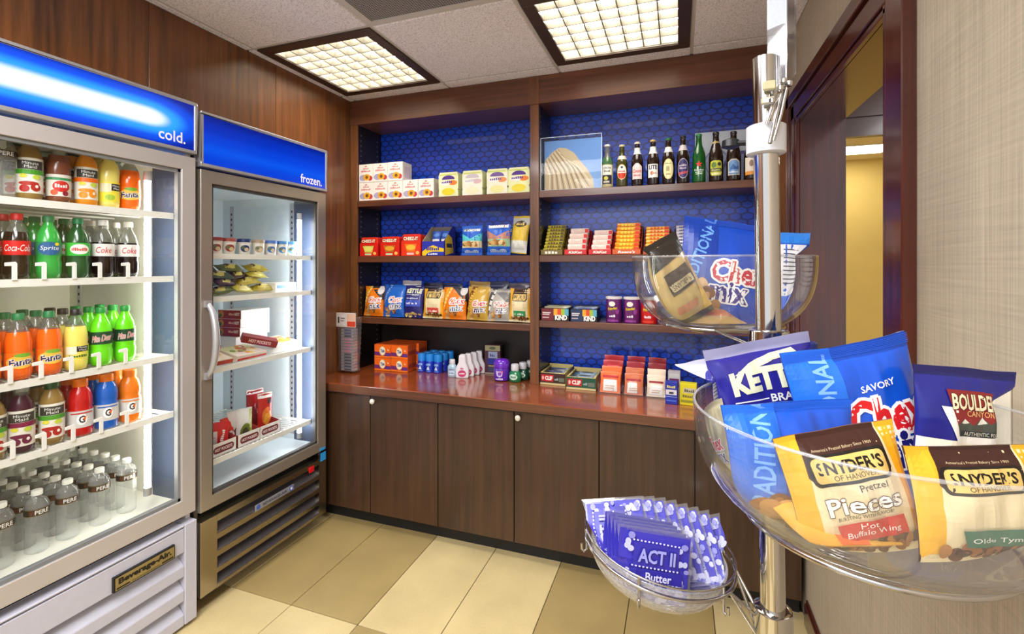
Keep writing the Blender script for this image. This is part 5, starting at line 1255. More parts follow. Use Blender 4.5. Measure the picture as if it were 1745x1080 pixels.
# candy: trays with leaning stacks of bars
def candy(px0, px1, n, tone, tray_c, front_t, lab, barlab, ptop, name='candy_bar', cat='candy bar', lip=.028):
    Yf = SF+.012; x, w = xw(px0, px1, Yf); w = w-.006
    t = thing('candy_tray', lab, 'candy tray', (x, Yf+.10, SR[1]+.0005), (0, 0, 0), 'candy trays')
    a = w/2+.002; m = M(tray_c, .45)
    top = Z_at(ptop, x, Yf+.13)-SR[1]
    g = G(); g.box(-a, a, -.10, .10, 0, .002, m).box(-a, a, -.10, -.098, 0, lip, m)
    g.prism([(-.10, 0), (.10, 0), (.10, top*.9), (.07, top*.9), (-.02, lip+.012), (-.10, lip)], 'x', -a-.0018, -a, m).prism([(-.10, 0), (.10, 0), (.10, top*.9), (.07, top*.9), (-.02, lip+.012), (-.10, lip)], 'x', a, a+.0018, m)
    g.box(-a, a, .098, .10, 0, top*.9, m)
    g.build('tray', t)
    printed(t, [('t', front_t, 0, lip*.5, w*.66, lip*.5, (250, 236, 226), {'sh': .2, 'b': .04})], front(-.10), name='front_print')
    key = 'bar'+barlab; proto = None
    dz = (top-.004)/n
    for i in range(n):
        z = .003+dz*i; y = -.062+.115*i/(n-1)
        loc = (x+R.uniform(-.0015, .0015), Yf+.10+y, SR[1]+.0005+z)
        l2 = f'{barlab}, {ORD[i]} from the bottom of its stack'
        if proto is None:
            proto = thing(name, l2, cat, loc, (.05, 0, 0), barlab+' stacks'); hw = w/2-.002
            c = tone[0]; mS = M(tone[1], .3, coat=.3)
            P = [(-.030, 0), (.030, 0), (.034, dz*.5), (.030, dz*.92), (-.030, dz*.92), (-.034, dz*.5)]
            G().prism(P, 'x', -hw*.93, hw*.93, M(c, .3, coat=.3)).build('wrapper', proto, bevel=.0008)
            g = G()
            for s in (-1, 1): g.box(min(s*hw*.93, s*hw), max(s*hw*.93, s*hw), -.028, .028, dz*.38, dz*.56, mS)
            g.build('crimped_end', proto)
            printed(proto, [('t', tone[3], -hw*.05, dz*.48, hw*1.1, dz*.6, tone[2], {'b': .03}), ('r', hw*.55, dz*.12, hw*.9, dz*.8, tone[1])], lambda a_, z_, o: (a_, -.0345-o, z_), name='front_print')
        else: dup(proto, loc, (.05, 0, R.uniform(-.03, .03)), l2)
candy(922, 958, 9, ((196, 180, 60), (80, 70, 20), (90, 70, 20), 'MILK'), (120, 100, 40), 'NUTS', 'gold candy tray holding yellow-gold bars next to the divider', 'gold wrapped candy bar', 383)
candy(962, 999, 5, ((244, 226, 214), (214, 30, 30), (240, 206, 196), 'WAFER'), (206, 26, 30), 'KitKat', 'red candy tray of white-topped wafers beside the gold bars', 'white and red wafer bar beside the gold bars', 388)
candy(1003.5, 1041, 5, ((246, 228, 216), (216, 32, 30), (240, 206, 196), 'WAFER'), (208, 28, 30), 'KitKat', 'red candy tray of white-topped wafers beside the orange cups', 'white and red wafer bar beside the orange cups', 391)
candy(1044, 1091, 8, ((250, 166, 20), (230, 60, 20), (250, 220, 60), 'CUPS'), (216, 90, 30), "Reese's", 'orange candy tray with red header in the middle of the shelf', 'orange peanut cup pack in the red-headed tray', 379)
candy(1096, 1143, 8, ((248, 190, 60), (226, 50, 30), (230, 90, 20), 'CUPS'), (206, 90, 40), 'Peanut', 'orange and yellow candy tray behind the upper bowl', 'yellow and orange peanut pack behind the upper bowl', 385)
candy(1149, 1186, 9, ((214, 206, 216), (70, 60, 130), (60, 50, 120), 'NOUGAT'), (80, 60, 90), 'Nougat', 'brown candy tray of silver-blue bars behind the upper bowl', 'silver and blue nougat bar', 383)
candy(1206, 1266, 9, ((240, 206, 40), (60, 60, 60), (60, 50, 20), 'CRUNCH'), (226, 190, 40), 'Crunch', 'yellow candy tray behind the blue bag in the upper bowl', 'yellow candy bar', 379)
# third shelf: snack-bar boxes and chip tubes
def barbox(name, lab, p0, p1, z, h, d, col, spec, Yf, topc, group, lid=True):
    x, w = xw(p0, p1, Yf); w -= .004
    t = thing(name, lab, 'snack-bar box', (x, Yf+d/2, z+.0005), (0, 0, 0), group)
    a = w/2; m = M(col, .42); mt = M(topc, .45)
    g = G(); g.box(-a, a, -d/2, -d/2+.002, 0, h*.96, m).box(-a, a, d/2-.002, d/2, 0, h*1.15, mt).box(-a, -a+.002, -d/2, d/2, 0, h, mt).box(a-.002, a, -d/2, d/2, 0, h, mt).box(-a, a, -d/2, d/2, 0, .002, m)
    g.box(-a, -a+.012, -d/2, d/2, h*.97, h*1.0, mt).box(a-.012, a, -d/2, d/2, h*.97, h, mt).box(-a, a, -d/2, -d/2+.010, h*.95, h*.98, mt)
    g.build('carton', t)
    printed(t, spec(w, h), front(-d/2), name='front_print')
    return t, x, w
KIND = lambda c: (lambda w, h: [('r', -w*.5, 0, -w*.05, h*.94, c), ('r', -w*.46, h*.58, -w*.16, h*.66, (230, 220, 220)), ('r', -w*.46, h*.44, -w*.2, h*.52, (226, 210, 210)), ('r', -w*.46, h*.2, -w*.22, h*.28, (200, 180, 180))]+[('r', -w*.05+w*.135*k, h*.42, -w*.05+w*.135*(k+1), h*.94, q) for k, q in enumerate(((240, 170, 30), (220, 70, 30), (160, 190, 60), (90, 170, 200)))]+[('r', -w*.05, 0, w*.49, h*.42, (28, 26, 26)), ('t', 'KIND', w*.22, h*.26, w*.44, h*.40, WHT, {'b': .05})])
CL = lambda c: (lambda w, h: [('r', -w*.5, 0, w*.5, h*.95, c), ('r', -w*.5, .0, w*.5, h*.16, (214, 196, 140)), ('p', [(-w*.46, h*.28), (w*.02, h*.28), (w*.04, h*.82), (-w*.46, h*.82)], (196, 26, 34)), ('t', 'CLIF', -w*.16, h*.55, w*.30, h*.34, (250, 246, 236), {'b': .05}), ('e', -w*.39, h*.55, w*.04, h*.17, (240, 200, 180)), ('t', 'BAR', w*.15, h*.5, w*.14, h*.22, (170, 190, 190), {'b': .03}), ('r', w*.24, h*.3, w*.46, h*.62, (110, 120, 100))])
BARL = [((60, 40, 36), 'brown'), ((40, 60, 110), 'blue'), ((50, 70, 50), 'green')]
def fill(x, w, Yf, z, h, d, n, cols, who, grp):
    pr = {}
    for i in range(n):
        c, cn = cols[i % len(cols)]
        y = Yf+.022+(d-.04)*i/(n-1)
        bag('snack_bar', f'{cn} wrapped snack bar in the {who}, {ORD[i]} from the front', 'snack bar', w*.86, h*1.04, .018, c, [('r', -.3, .05, .3, .2, tuple(min(255, v+90) for v in c))], (x, y, z+.004), (-.12, 0, 0), grp, seed=i, res=(8, 5), sealr=.08, key=('bar', who, cn))
for nm, p0, p1, c, lab, cc in (('granola_box', 922, 970, (112, 28, 40), 'maroon and black snack-bar box with colour blocks next to the divider', [((150, 140, 110), 'tan'), ((110, 120, 80), 'olive')]), ('granola_box', 972, 1018, (30, 52, 90), 'navy and black snack-bar box with colour blocks', [((60, 80, 130), 'blue'), ((120, 120, 110), 'grey')])):
    t, x, w = barbox(nm, lab, p0, p1, SR[2], .068, .11, (30, 28, 28), KIND(c), SF+.012, (40, 40, 44), 'colour-block snack-bar boxes')
    fill(x, w, SF+.012, SR[2], .068, .11, 3, cc, lab.split(' snack')[0]+' box', 'snack bars in boxes')
for px, c, c2, lab in ((1046.5, (104, 30, 110), (150, 60, 150), 'purple chip tube beside the snack-bar boxes'), (1076.5, (108, 32, 112), (150, 60, 150), 'purple chip tube beside the red one'), (1106, (206, 22, 24), (226, 60, 40), 'red chip tube behind the upper bowl')):
    Y = SF+.060; x = X_on(px, Y)
    t = thing('chip_tube', lab, 'chip tube', (x, Y, SR[2]+.0005), (0, 0, -.1), 'short chip tubes')
    G().lathe([(.0405, 0), (.0415, .002), (.0415, .124)], M(c, .35, coat=.2), 24).build('tube', t, smooth=50)
    G().lathe([(.0425, .122), (.0432, .124), (.0432, .133), (.041, .1345)], M((232, 226, 222), .35), 24).build('lid', t, smooth=50)
    printed(t, [('e', -.002, .098, .017, .013, (244, 238, 226)), ('t', 'Pringles', .0, .072, .050, .020, (246, 214, 40), {'ol': (40, 20, 40), 'ow': .06, 'b': .03, 'slope': .15}), ('e', .026, .060, .010, .014, c2), ('t', 'BBQ' if px < 1100 else 'Original', 0, .036, .034, .013, (246, 236, 246), {'b': .03}), ('r', -.03, .006, .03, .016, c2)], cyl(.0418), step=.012)
# counter under the second bay
for p0, p1, c, lab, cc in ((920, 964, (60, 34, 26), 'brown energy-bar box on the counter next to the divider', [((52, 60, 110), 'blue'), ((40, 36, 46), 'dark')]), (964.5, 1016, (26, 84, 60), 'green energy-bar box on the counter', [((40, 50, 60), 'dark'), ((60, 110, 150), 'blue')])):
    Yf = 2.452 if p0 > 920 else 2.500
    t, x, w = barbox('energy_bar_box', lab, p0, p1, ZC0, .066, .20, c, CL(c), Yf, (222, 204, 130), 'energy-bar boxes')
    fill(x, w, Yf, ZC0, .050, .20, 5, cc, lab.split(' on')[0], 'energy bars in boxes')
# clear trays with sloping stacks of packets
for k, (p0, p1, c1, c2, cn) in enumerate(((1018, 1058, (232, 110, 50), (196, 30, 40), 'orange and red'), (1060, 1097, (206, 110, 70), (170, 26, 44), 'tan and red'), (1099, 1136, (238, 214, 190), (150, 24, 40), 'cream and red'))):
    Yf = 2.40; x, w = xw(p0, p1, Yf); w -= .006
    t = thing('packet_tray', f'clear tray with a sloping row of {cn} packets on the counter', 'packet tray', (x, Yf+.09, ZC0+.0002), (0, 0, 0), 'clear packet trays')
    a = w/2+.002; g = G()
    g.box(-a, a, -.09, .09, 0, .003, ACRYL).box(-a, a, -.09, -.088, .003, .055, ACRYL)
    for s in (-1, 1): g.prism([(-.09, .003), (.09, .003), (.09, .12), (-.09, .055)], 'x', s*a-(.002 if s > 0 else 0), s*a+(0 if s > 0 else .002), ACRYL)
    g.build('clear_tray', t)
    for i in range(4):
        bag('drink_packet', f'{cn} drink packet, {ORD[i]} from the front of its clear tray', 'drink packet', w*.94, .105+.022*i, .022, c1 if i < 2 else c2, [('r', -.34, .08, .2 if k == 1 else .34, .62, (246, 240, 232)), ('r', -.25, .3, .25, .34, (206, 160, 140)), ('r', -.25, .2, .2, .24, (206, 160, 140)), ('r', -.4, .72, .4, .84, c2)] if i < 2 else [('r', -.3, .9, .3, 1.2, tuple(min(255, v+40) for v in c2)), ('t', 'Crystal', 0, 1.05, .5, .14, (226, 200, 220))], (x, Yf+.030+.038*i, ZC0+.0045), (-.38, 0, 0), 'drink packets in clear trays', seed=i+9*k, res=(8, 9), sealr=.05)
carton('medicine_box', 'blue box with white label at the front of the counter', 'box', .054, .04, .104, (30, 50, 170), (X_on(1144.5, 2.33), 2.36, ZC0), -.08, [('r', -.024, .044, .024, .068, (226, 222, 226)), ('r', -.010, .048, .010, .058, (60, 70, 80)), ('t', 'Advil', 0, .082, .038, .013, (236, 226, 120), {'b': .03}), ('r', -.022, .014, .022, .020, (80, 120, 220)), ('r', -.026, .0345, .026, .0365, (190, 200, 236))])
carton('medicine_box', 'silver-white box behind the blue box on the counter', 'box', .056, .04, .135, (190, 180, 190), (X_on(1149, 2.42), 2.45, ZC0), -.05, [('r', -.024, .104, .024, .125, (206, 206, 206)), ('r', -.022, .06, .022, .1, (110, 40, 90))])
carton('medicine_box', 'bright yellow box beside the blue box on the counter', 'box', .073, .045, .100, (232, 220, 30), (X_on(1173.5, 2.33), 2.37, ZC0), -.08, [('r', -.02, .056, .033, .080, (206, 200, 170)), ('t', 'COUGH', .006, .068, .044, .014, (90, 90, 60)), ('r', -.028, .034, .034, .05, (200, 190, 60)), ('t', 'DROPS', .002, .042, .05, .011, (110, 100, 40)), ('r', -.032, .012, .032, .024, (150, 150, 40))])

# ================================================================== chrome pole stand with three bowls
# the stand leans very slightly; its foot is on the floor by the wall
P0 = Vector((.1696, .9717, 0)); P1 = Vector((.1452, .963, 1.783))
def pole(z): return P0+(P1-P0)*(z/P1.z)
ps = thing('display_pole', 'tall chrome floor pole carrying three snack bowls on wire arms', 'display pole', (P0.x, P0.y, 0), world=True)
G().lathe([(.15, 0), (.15, .008), (.14, .014), (.03, .018)], CHROME, 40, P0.x, P0.y, 0).build('base', ps, smooth=40)
g = G(); g.tube([pole(.016), pole(1.783)], .0208, CHROME, 28); g.build('pole', ps, smooth=50)
def collar(z0, z1, r, mat, name, n=26):
    g = G(); c = pole((z0+z1)/2); g.lathe([(r-.003, z0-c.z), (r, z0-c.z+.002), (r, z1-c.z-.002), (r-.003, z1-c.z), (.0212, z1-c.z)], mat, n, c.x, c.y, c.z)
    return g.build(name, ps, smooth=40)
collar(1.252, 1.293, .033, CHROME, 'collar'); collar(.715, .790, .0325, CHROME, 'collar')
WP = M((214, 216, 222), .35)
collar(1.609, 1.661, .0325, WP, 'white_collar')
CH = M((190, 188, 186), .16, 1.0)
def wires(name, lst, r=.0028):
    g = G()
    for pts in lst: g.tube(pts, r, CH, 8, closed=(pts[0] == pts[-1] and False))
    return g.build(name, ps, smooth=60)
def ring(c, r, z, rr, name, tl=0.0):
    g = G(); g.tube([(c[0]+r*math.cos(2*pi*k/56), c[1]+r*math.sin(2*pi*k/56), z-tl*r*math.cos(2*pi*k/56)) for k in range(56)], rr, CH, 8, closed=True)
    return g.build(name, ps, smooth=60)
# thumb screws
kn = pole(1.270); g = G(); g.tube([kn+Vector((.028, -.012, 0)), kn+Vector((.055, -.024, .002))], .004, CH, 8); g.lathe([(.004, 0), (.013, .003), (.013, .012), (.006, .015)], M((40, 50, 110), .4), 12, kn.x+.058, kn.y-.026, kn.z-.006); g.build('thumb_screw', ps, smooth=40)
kn = pole(1.635); g = G(); g.tube([kn+Vector((-.026, .010, 0)), kn+Vector((-.052, .022, .004))], .005, BLACK, 8); g.lathe([(.006, 0), (.016, .004), (.015, .016), (.006, .020)], BLACK, 12, kn.x-.056, kn.y+.024, kn.z-.006); g.build('thumb_screw', ps, smooth=40)
# ---- clear bent acrylic sign holder at the top, with a white panel behind its upper part
tp = pole(1.70)
sg = thing('sign_holder', 'clear bent acrylic sign holder clamped to the top of the chrome pole', 'sign holder', (.132, .842, 1.68), world=True)
u_ = Vector((CA, SA, 0)); f_ = Vector((-SA, CA, 0))
def strip(pts, z0, z1, th, mat, name, zc=None):
    g = G(); n = len(pts)
    for a, b in zip(pts, pts[1:]):
        d = Vector((b[0]-a[0], b[1]-a[1], 0)).normalized(); q = Vector((-d.y, d.x, 0))*th
        A, B = Vector((a[0], a[1], 0)), Vector((b[0], b[1], 0))
        vs = [A, B, B+q, A+q]; z0a = z0 if zc is None else zc(a); z0b = z0 if zc is None else zc(b)
        g.add([(p.x, p.y, zz) for p, zz in ((A, z0a), (B, z0b), (B+q, z0b), (A+q, z0a))]+[(p.x, p.y, z1) for p in vs], [(3, 2, 1, 0), (4, 5, 6, 7), (0, 1, 5, 4), (1, 2, 6, 5), (2, 3, 7, 6), (3, 0, 4, 7)], mat)
    return g.build(name, sg, bevel=.0006)
def hp(px, t): v = at_t(px, 451, t); return (v.x, v.y)
SH = clear((.90, .92, .94), 1.3, 1.6, .05, .10, (.80, .82, .88))
q0, q1, q2 = hp(1307, .86), hp(1341, .83), hp(1357, .89)
zb0 = HC-.84*(152-451)/FP; zb1 = HC-.87*(118-451)/FP
strip([q0, q1, q2], 0, 1.93, .003, SH, 'acrylic_sheet', lambda p: zb1 if p == q2 else zb0)
q0b = Vector((q0[0], q0[1], 0))*1.006; q1b = Vector((q1[0], q1[1], 0))*1.006
strip([(q0b.x, q0b.y), (q1b.x, q1b.y)], HC-.84*(40-451)/FP, 1.93, .0012, M((246, 246, 250), .5), 'white_panel')
# two wire stays running up from the white collar to the clamp screws
c = pole(1.62); a1 = at_t(1337, 140, .825); a2 = at_t(1330, 158, .825)
g = G()
g.tube([at_t(1312, 244, .815), at_t(1322, 200, .82), a1], .0034, CH, 8); g.tube([at_t(1306, 212, .825), at_t(1318, 178, .825), a2], .0030, CH, 8); g.tube([at_t(1318, 240, .815), at_t(1331, 196, .815), at_t(1341, 150, .818)], .0026, CH, 8)
g.build('stay_wire', ps, smooth=60)
g = G()
for px, py in ((1336, 138), (1345, 142), (1330, 150), (1316, 172)):
    p = at_t(px, py, .82); g.lathe([(.0035, -.005), (.0058, -.003), (.0058, .003), (.0035, .005)], CHROME, 10, p.x, p.y, p.z)
g.build('clamp_screw', ps, smooth=40)
g = G(); p = at_t(1313, 146, .83); g.box(p.x-.012, p.x+.008, p.y-.006, p.y+.004, p.z-.008, p.z+.008, M((196, 190, 150), .3)); p = at_t(1309, 172, .83); g.box(p.x-.011, p.x+.010, p.y-.006, p.y+.004, p.z-.006, p.z+.006, WP); g.build('clamp_block', ps, bevel=.002)

NB = 2.7
def rim_r(r, h, d):      # bowl radius at depth d below its rim
    return r*(1-min(1.0, max(0.0, d/h))**NB)**(1/NB)
def settle(root, c, r, h, zr, lim=.958, m=.075, tl=0.0):
    # soft bags give way to the bowl they lie in: what would pass its wall is pressed back inside
    mw = root.matrix_basis.copy(); inv = mw.inverted()
    for k in root.children:
        for v in k.data.vertices:
            p = mw @ v.co; zr_ = zr-tl*(p.x-c[0]); d = zr_-p.z
            if d < -.022: continue
            dx, dy = p.x-c[0], p.y-c[1]; rho = math.hypot(dx, dy)
            s = ((rho/r)**NB+(max(0, d)/h)**NB)**(1/NB); e = s-lim
            if e <= -m or s < 1e-6: continue
            s2 = lim-m*math.exp(-(e+m)/m); f = s2/s
            if d < 0: f = f+(1-f)*min(1, max(0, -d-.007)/.015)
            v.co = inv @ Vector((c[0]+dx*f, c[1]+dy*f, zr_-d*f))
        k.data.update()
def bowlmesh(name, label, c, r, h, zr, mat, flat=.5, group=None, tilt=(0, 0, 0), lip=.0045, n=64):
    t = thing(name, label, 'bowl', (c[0], c[1], zr-h), tilt, group)
    g = G(); K = 22
    prof = [(max(.02, rim_r(r, h, h*(1-math.sin(pi/2*i/K)**1.0))) if i else .02, h*(math.sin(pi/2*i/K)**1.6)) for i in range(K+1)]
    prof = [(max(.02, rim_r(r, h, h-z)), z) for _, z in prof]
    inner = [(max(.012, q[0]-.0035), q[1]+.0035 if i < K*.6 else q[1]) for i, q in enumerate(prof)]
    g.lathe(prof, mat, n, cap=False)
    o = len(g.v); g.lathe(inner, mat, n, cap=False)
    nf = (len(inner)-1)*n
    g.f[-nf:] = [f[::-1] for f in g.f[-nf:]]
    g.face(list(range(n))[::-1], mat); g.face([o+k for k in range(n)], mat)
    g.build('bowl', t, smooth=70)
    g = G(); g.tube([((r-.0015)*math.sin(2*pi*k/n), -(r-.0015)*math.cos(2*pi*k/n), h) for k in range(n)], lip*.45, RIMM, 8, closed=True); g.build('rim', t, smooth=70)
    return t
BA, RA, HA, ZA = (.221, .714), .203, .155, 1.222      # nearest bowl: centre, radius, depth, rim height
BB, RB, HB, ZB = (.087, 1.218), .198, .178, 1.428    # bowl on the far side of the pole
BCc, RC, HC_, ZC_ = (-.042, .990), .130, .078, .852  # low bowl
bowlmesh('snack_bowl', 'large clear acrylic bowl of chip bags nearest the linen wall', BA, RA, HA, ZA, BOWLM, group='clear snack bowls')
bowlmesh('snack_bowl', 'clear acrylic bowl of snack bags on the far side of the chrome pole', BB, RB, HB, ZB, BOWLM, group='clear snack bowls')
bowlmesh('popcorn_bowl', 'low white bowl of popcorn packs in a chrome ring', (BCc[0]-.0115, BCc[1]), RC, HC_, ZC_, GLAREM, tilt=(0, math.atan(.15), 0))
# wire carriers
def carrier(c, rr, z, zc, lower=.03, tl=0.0):
    ring(c, rr, z, .0034, 'carrier_ring', tl)
    d = Vector((c[0], c[1], 0))-Vector((pole(zc).x, pole(zc).y, 0)); dist = d.length; d.normalize(); s = Vector((-d.y, d.x, 0))
    base = Vector((pole(zc).x, pole(zc).y, 0))
    for sg_ in (-1, 1):
        g = G(); a = base+d*.029+s*.012*sg_; b = base+d*(dist-rr*.93)+s*rr*.37*sg_; zb_ = z-tl*(b.x-c[0])
        g.tube([(a.x, a.y, zc+.016), (b.x, b.y, zb_)], .0030, CH, 8)
        g.tube([(a.x, a.y, zc+.016), (a.x, a.y, zc-.016), (b.x, b.y, z-lower), (b.x, b.y, zb_)], .0030, CH, 8)
        g.build('carrier_arm', ps, smooth=60)
collar(1.075, 1.112, .033, CHROME, 'collar')
carrier(BA, rim_r(RA, HA, HA-.020)+.0078, ZA-HA+.020, 1.093, .0)
carrier(BB, rim_r(RB, HB, HB-.022)+.0078, ZB-HB+.022, 1.272, .0)
TL = .15
carrier(BCc, RC+.012, ZC_-.004, .760, .018, TL)
# upright clips round the low bowl
for ang in (-165, -100, -35, 40, 100, 160):
    g = G(); a = math.radians(ang); p = Vector((BCc[0]+(RC+.010)*math.cos(a), BCc[1]+(RC+.010)*math.sin(a), ZC_-.004-TL*RC*math.cos(a))); q = Vector((BCc[0]+(RC+.010)*math.cos(a), BCc[1]+(RC+.010)*math.sin(a), ZC_-.034-TL*RC*math.cos(a)))
    r1 = (p-Vector((BCc[0], BCc[1], p.z))).normalized()*.009; g.tube([p+Vector((0, 0, .018)), p, q, q+r1*.5+Vector((0, 0, -.004)), q+r1, q+r1+Vector((0, 0, .012))], .0026, CH, 8)
    g.build('carrier_clip', ps, smooth=60)
ring(BCc, RC+.012, ZC_+.014, .0020, 'carrier_ring', TL)

# ---- bags in the nearest bowl; each leans with its face to the room
INB = []
def lean_bag(name, label, cat, wpx, hpx, t, pxc, pyb, roll, pitch, col, spec, seed, d=.045, yaw=0.0, group='bags in the nearest clear bowl', **k):
    """bag whose bottom middle is at the place seen at (pxc, pyb), at distance t; sizes as seen there"""
    w = wpx*t/FP; h = hpx*t/FP
    b = at_t(pxc, pyb, t)
    M3 = Matrix.Rotation(AY+yaw, 4, 'Z') @ Matrix.Rotation(-roll, 4, 'Y') @ Matrix.Rotation(pitch, 4, 'X')
    o = bag(name, label, cat, w, h, d, col, spec, b, M3.to_euler(), group, seed=seed, **k)
    INB.append((o, group)); return o
HI = dict(res=(40, 48), step=.04, lift=.0013, rough=.24, wr=1.35)
rd = math.radians
GB = 'bags in the nearest clear bowl'
CHB = (18, 84, 206)
H1 = 1.42
lean_bag('chip_bag', 'big blue snack mix bag with red lettering standing highest in the nearest bowl', 'snack bag', 226, 318, .665, 1512, 902, rd(10), rd(-6), CHB,
    [('p', [(-.5, .25), (-.5, 1.42), (-.12, 1.42), (-.14, .25)], (30, 110, 222)), ('t', 'TRADITIONAL', -.29, .86, 1.02, .14, (130, 184, 242), {'rot': 84, 'b': .02}),
     ('t', 'Chex', .14, .86, .62, .29, RED_, {'ol': WHT, 'ow': .12, 'b': .035, 'sh': .12, 'slope': .06}), ('t', 'mix', .18, .60, .50, .27, NAVY, {'ol': WHT, 'ow': .12, 'b': .04, 'slope': .06}), ('t', 'SAVORY', .12, 1.08, .28, .05, WHT, {'slope': .1, 'b': .02}), ('t', 'SNACK', .33, .42, .20, .05, (206, 226, 250)), ('t', 'MIX', .35, .36, .11, .05, (206, 226, 250))]+blobs(-.2, .2, .28, .12, 14, SNK, 3), 101, d=.05, sealc=(14, 70, 176), stripes=6, **HI)
lean_bag('chip_bag', 'navy potato chip bag with cream lettering and folded pale top in the nearest bowl', 'snack bag', 186, 240, .735, 1338, 818, rd(10), rd(-4), (40, 36, 136), d_kettle(1.27), 102, d=.045, sealc=(150, 150, 186), stripes=0, sealr=.075, **HI)
lean_bag('chip_bag', 'blue and white bag with barcode panel behind the navy chip bag', 'snack bag', 106, 196, .775, 1240, 806, rd(10), rd(-3), (70, 70, 170), d_info(1.83), 103, d=.04, sealc=(214, 214, 226), **HI)
lean_bag('chip_bag', 'blue snack mix bag at the hinge side of the nearest bowl before the navy bag', 'snack bag', 228, 226, .60, 1368, 918, rd(3), rd(-8), (20, 80, 196),
    [('p', [(-.5, .1), (-.5, 1.3), (-.06, 1.3), (-.20, .1)], (30, 106, 216)), ('t', 'TRADITIONAL', -.28, .66, .92, .15, (120, 174, 236), {'rot': 82, 'b': .02}),
     ('t', 'Chex', .26, .56, .60, .25, RED_, {'ol': WHT, 'ow': .12, 'b': .035, 'sh': .12}), ('t', 'mix', .30, .34, .50, .24, NAVY, {'ol': WHT, 'ow': .12, 'b': .04})]+blobs(-.12, .2, .30, .11, 18, SNK, 4, .11), 104, d=.05, sealc=(20, 84, 196), stripes=7, **HI)
lean_bag('chip_bag', 'navy and cream sea salt chip bag against the linen wall', 'snack bag', 180, 205, .63, 1640, 834, rd(-5), rd(-4), (28, 34, 130), d_boulder(1.13), 105, d=.03, sealc=(24, 26, 96), **HI)
lean_bag('chip_bag', 'gold and brown pretzel pieces bag with red banner at the front of the nearest bowl', 'snack bag', 212, 212, .545, 1480, 948, rd(11), rd(-10), (232, 190, 90), d_snyder(1.0, 'Pieces'), 106, d=.038, sealc=(120, 76, 40), stripes=0, **HI)
lean_bag('chip_bag', 'gold and brown pretzel bag with green banner, nearest the wall in the bowl', 'snack bag', 230, 190, .52, 1682, 958, rd(1), rd(-10), (226, 184, 84), d_snyder(.826, None, (50, 110, 86), ('', 'Olde Tyme')), 107, d=.036, sealc=(74, 40, 30), **HI)
lean_bag('chip_bag', 'small white snack mix bag pressed to the bowl side below the barcode bag', 'snack bag', 84, 150, .71, 1236, 838, rd(14), rd(-10), (196, 186, 150), [('t', 'Chex', -.16, 1.0, .60, .30, RED_, {'ol': WHT, 'ow': .1, 'b': .03}), ('t', 'mix', -.14, .72, .46, .28, NAVY, {'ol': WHT, 'ow': .1, 'b': .03})]+blobs(.1, .3, .3, .2, 14, SNK, 5, .12), 108, d=.035, **HI)
b_ = bag('chip_bag', 'orange and brown pretzel bag lying flat at the bottom of the nearest bowl', 'snack bag', .115, .11, .030, (226, 168, 60), [('r', -.5, .75, .5, 1.2, (66, 36, 26)), ('p', [(-.14, .0), (.16, .0), (.24, .75), (-.2, .75)], (226, 96, 40)), ('t', "SNYDER'S", 0, .9, .6, .12, (230, 196, 120))], (.185, .625, ZA-HA+.030), (rd(-80), 0, AY+.1), GB, seed=109, res=(14, 16)); INB.append((b_, GB))
# ---- bags in the far bowl
GF = 'bags in the far clear bowl'
lean_bag('chip_bag', 'blue snack mix bag with red lettering leaning in the far bowl', 'snack bag', 158, 182, 1.15, 1226, 552, rd(-9), rd(-10), (20, 74, 190),
    [('p', [(-.5, .2), (-.5, 1.24), (-.12, 1.24), (-.16, .2)], (18, 60, 160)), ('t', 'TRADITIONAL', -.33, .70, .98, .13, (110, 166, 236), {'rot': 74, 'b': .02}), ('t', 'Chex', .12, .56, .60, .24, (200, 34, 50), {'ol': WHT, 'ow': .12, 'b': .03, 'sh': .1}), ('t', 'mix', .02, .34, .42, .22, (60, 40, 130), {'ol': WHT, 'ow': .12, 'b': .035})]+blobs(-.24, .22, .2, .14, 14, SNK, 6, .12), 111, d=.06, group=GF, yaw=-.1, stripes=5, sealc=(18, 62, 166), res=(30, 34), step=.05, lift=.0013)
lean_bag('chip_bag', 'gold pretzel bag with dark crumpled top slumped in the far bowl', 'snack bag', 98, 150, 1.065, 1180, 548, rd(24), rd(-10), (206, 176, 110), [('p', [(-.5, 1.6), (.5, 1.6), (.5, 1.18), (-.5, 1.05)], (46, 40, 34)), ('p', [(-.28, .95), (.32, 1.0), (.36, .62), (-.24, .56)], (70, 62, 48)), ('p', [(-.24, .76), (.30, .8), (.32, .66), (-.22, .62)], (206, 190, 146)), ('t', "SNYDER'S", .04, .71, .46, .09, (60, 50, 40), {'rot': 4}), ('p', [(.30, .1), (.5, .1), (.5, 1.05), (.38, 1.05)], (232, 190, 60)), ('p', [(-.3, .22), (.2, .22), (.22, .36), (-.28, .36)], (206, 130, 96))], 112, d=.05, group=GF, yaw=.35, sealc=(40, 36, 32), res=(28, 32), step=.06, lift=.0013)
lean_bag('chip_bag', 'blue and white bag with facts panel standing behind the chrome pole', 'snack bag', 80, 158, 1.15, 1328, 554, rd(-3), rd(-4), (36, 96, 206), [('r', -.06, .62, .44, 1.72, (226, 226, 232)), ('r', -.5, 1.75, .5, 2.06, (40, 130, 226))]+[('r', .0, 1.6-.09*i, .38, 1.625-.09*i, (60, 60, 80)) for i in range(9)], 113, d=.04, group=GF, yaw=-.35, res=(18, 22), step=.1)
b_ = bag('chip_bag', 'tan pretzel bag lying at the bottom of the far bowl', 'snack bag', .14, .13, .030, (196, 160, 100), [('r', -.4, .2, .4, .5, (206, 110, 60))], (.075, 1.15, ZB-HB+.030), (rd(-80), 0, AY), GF, seed=114, res=(12, 14)); INB.append((b_, GF))
for o, gr_ in INB: settle(o, *((BA, RA, HA, ZA) if gr_ == GB else (BB, RB, HB, ZB)))
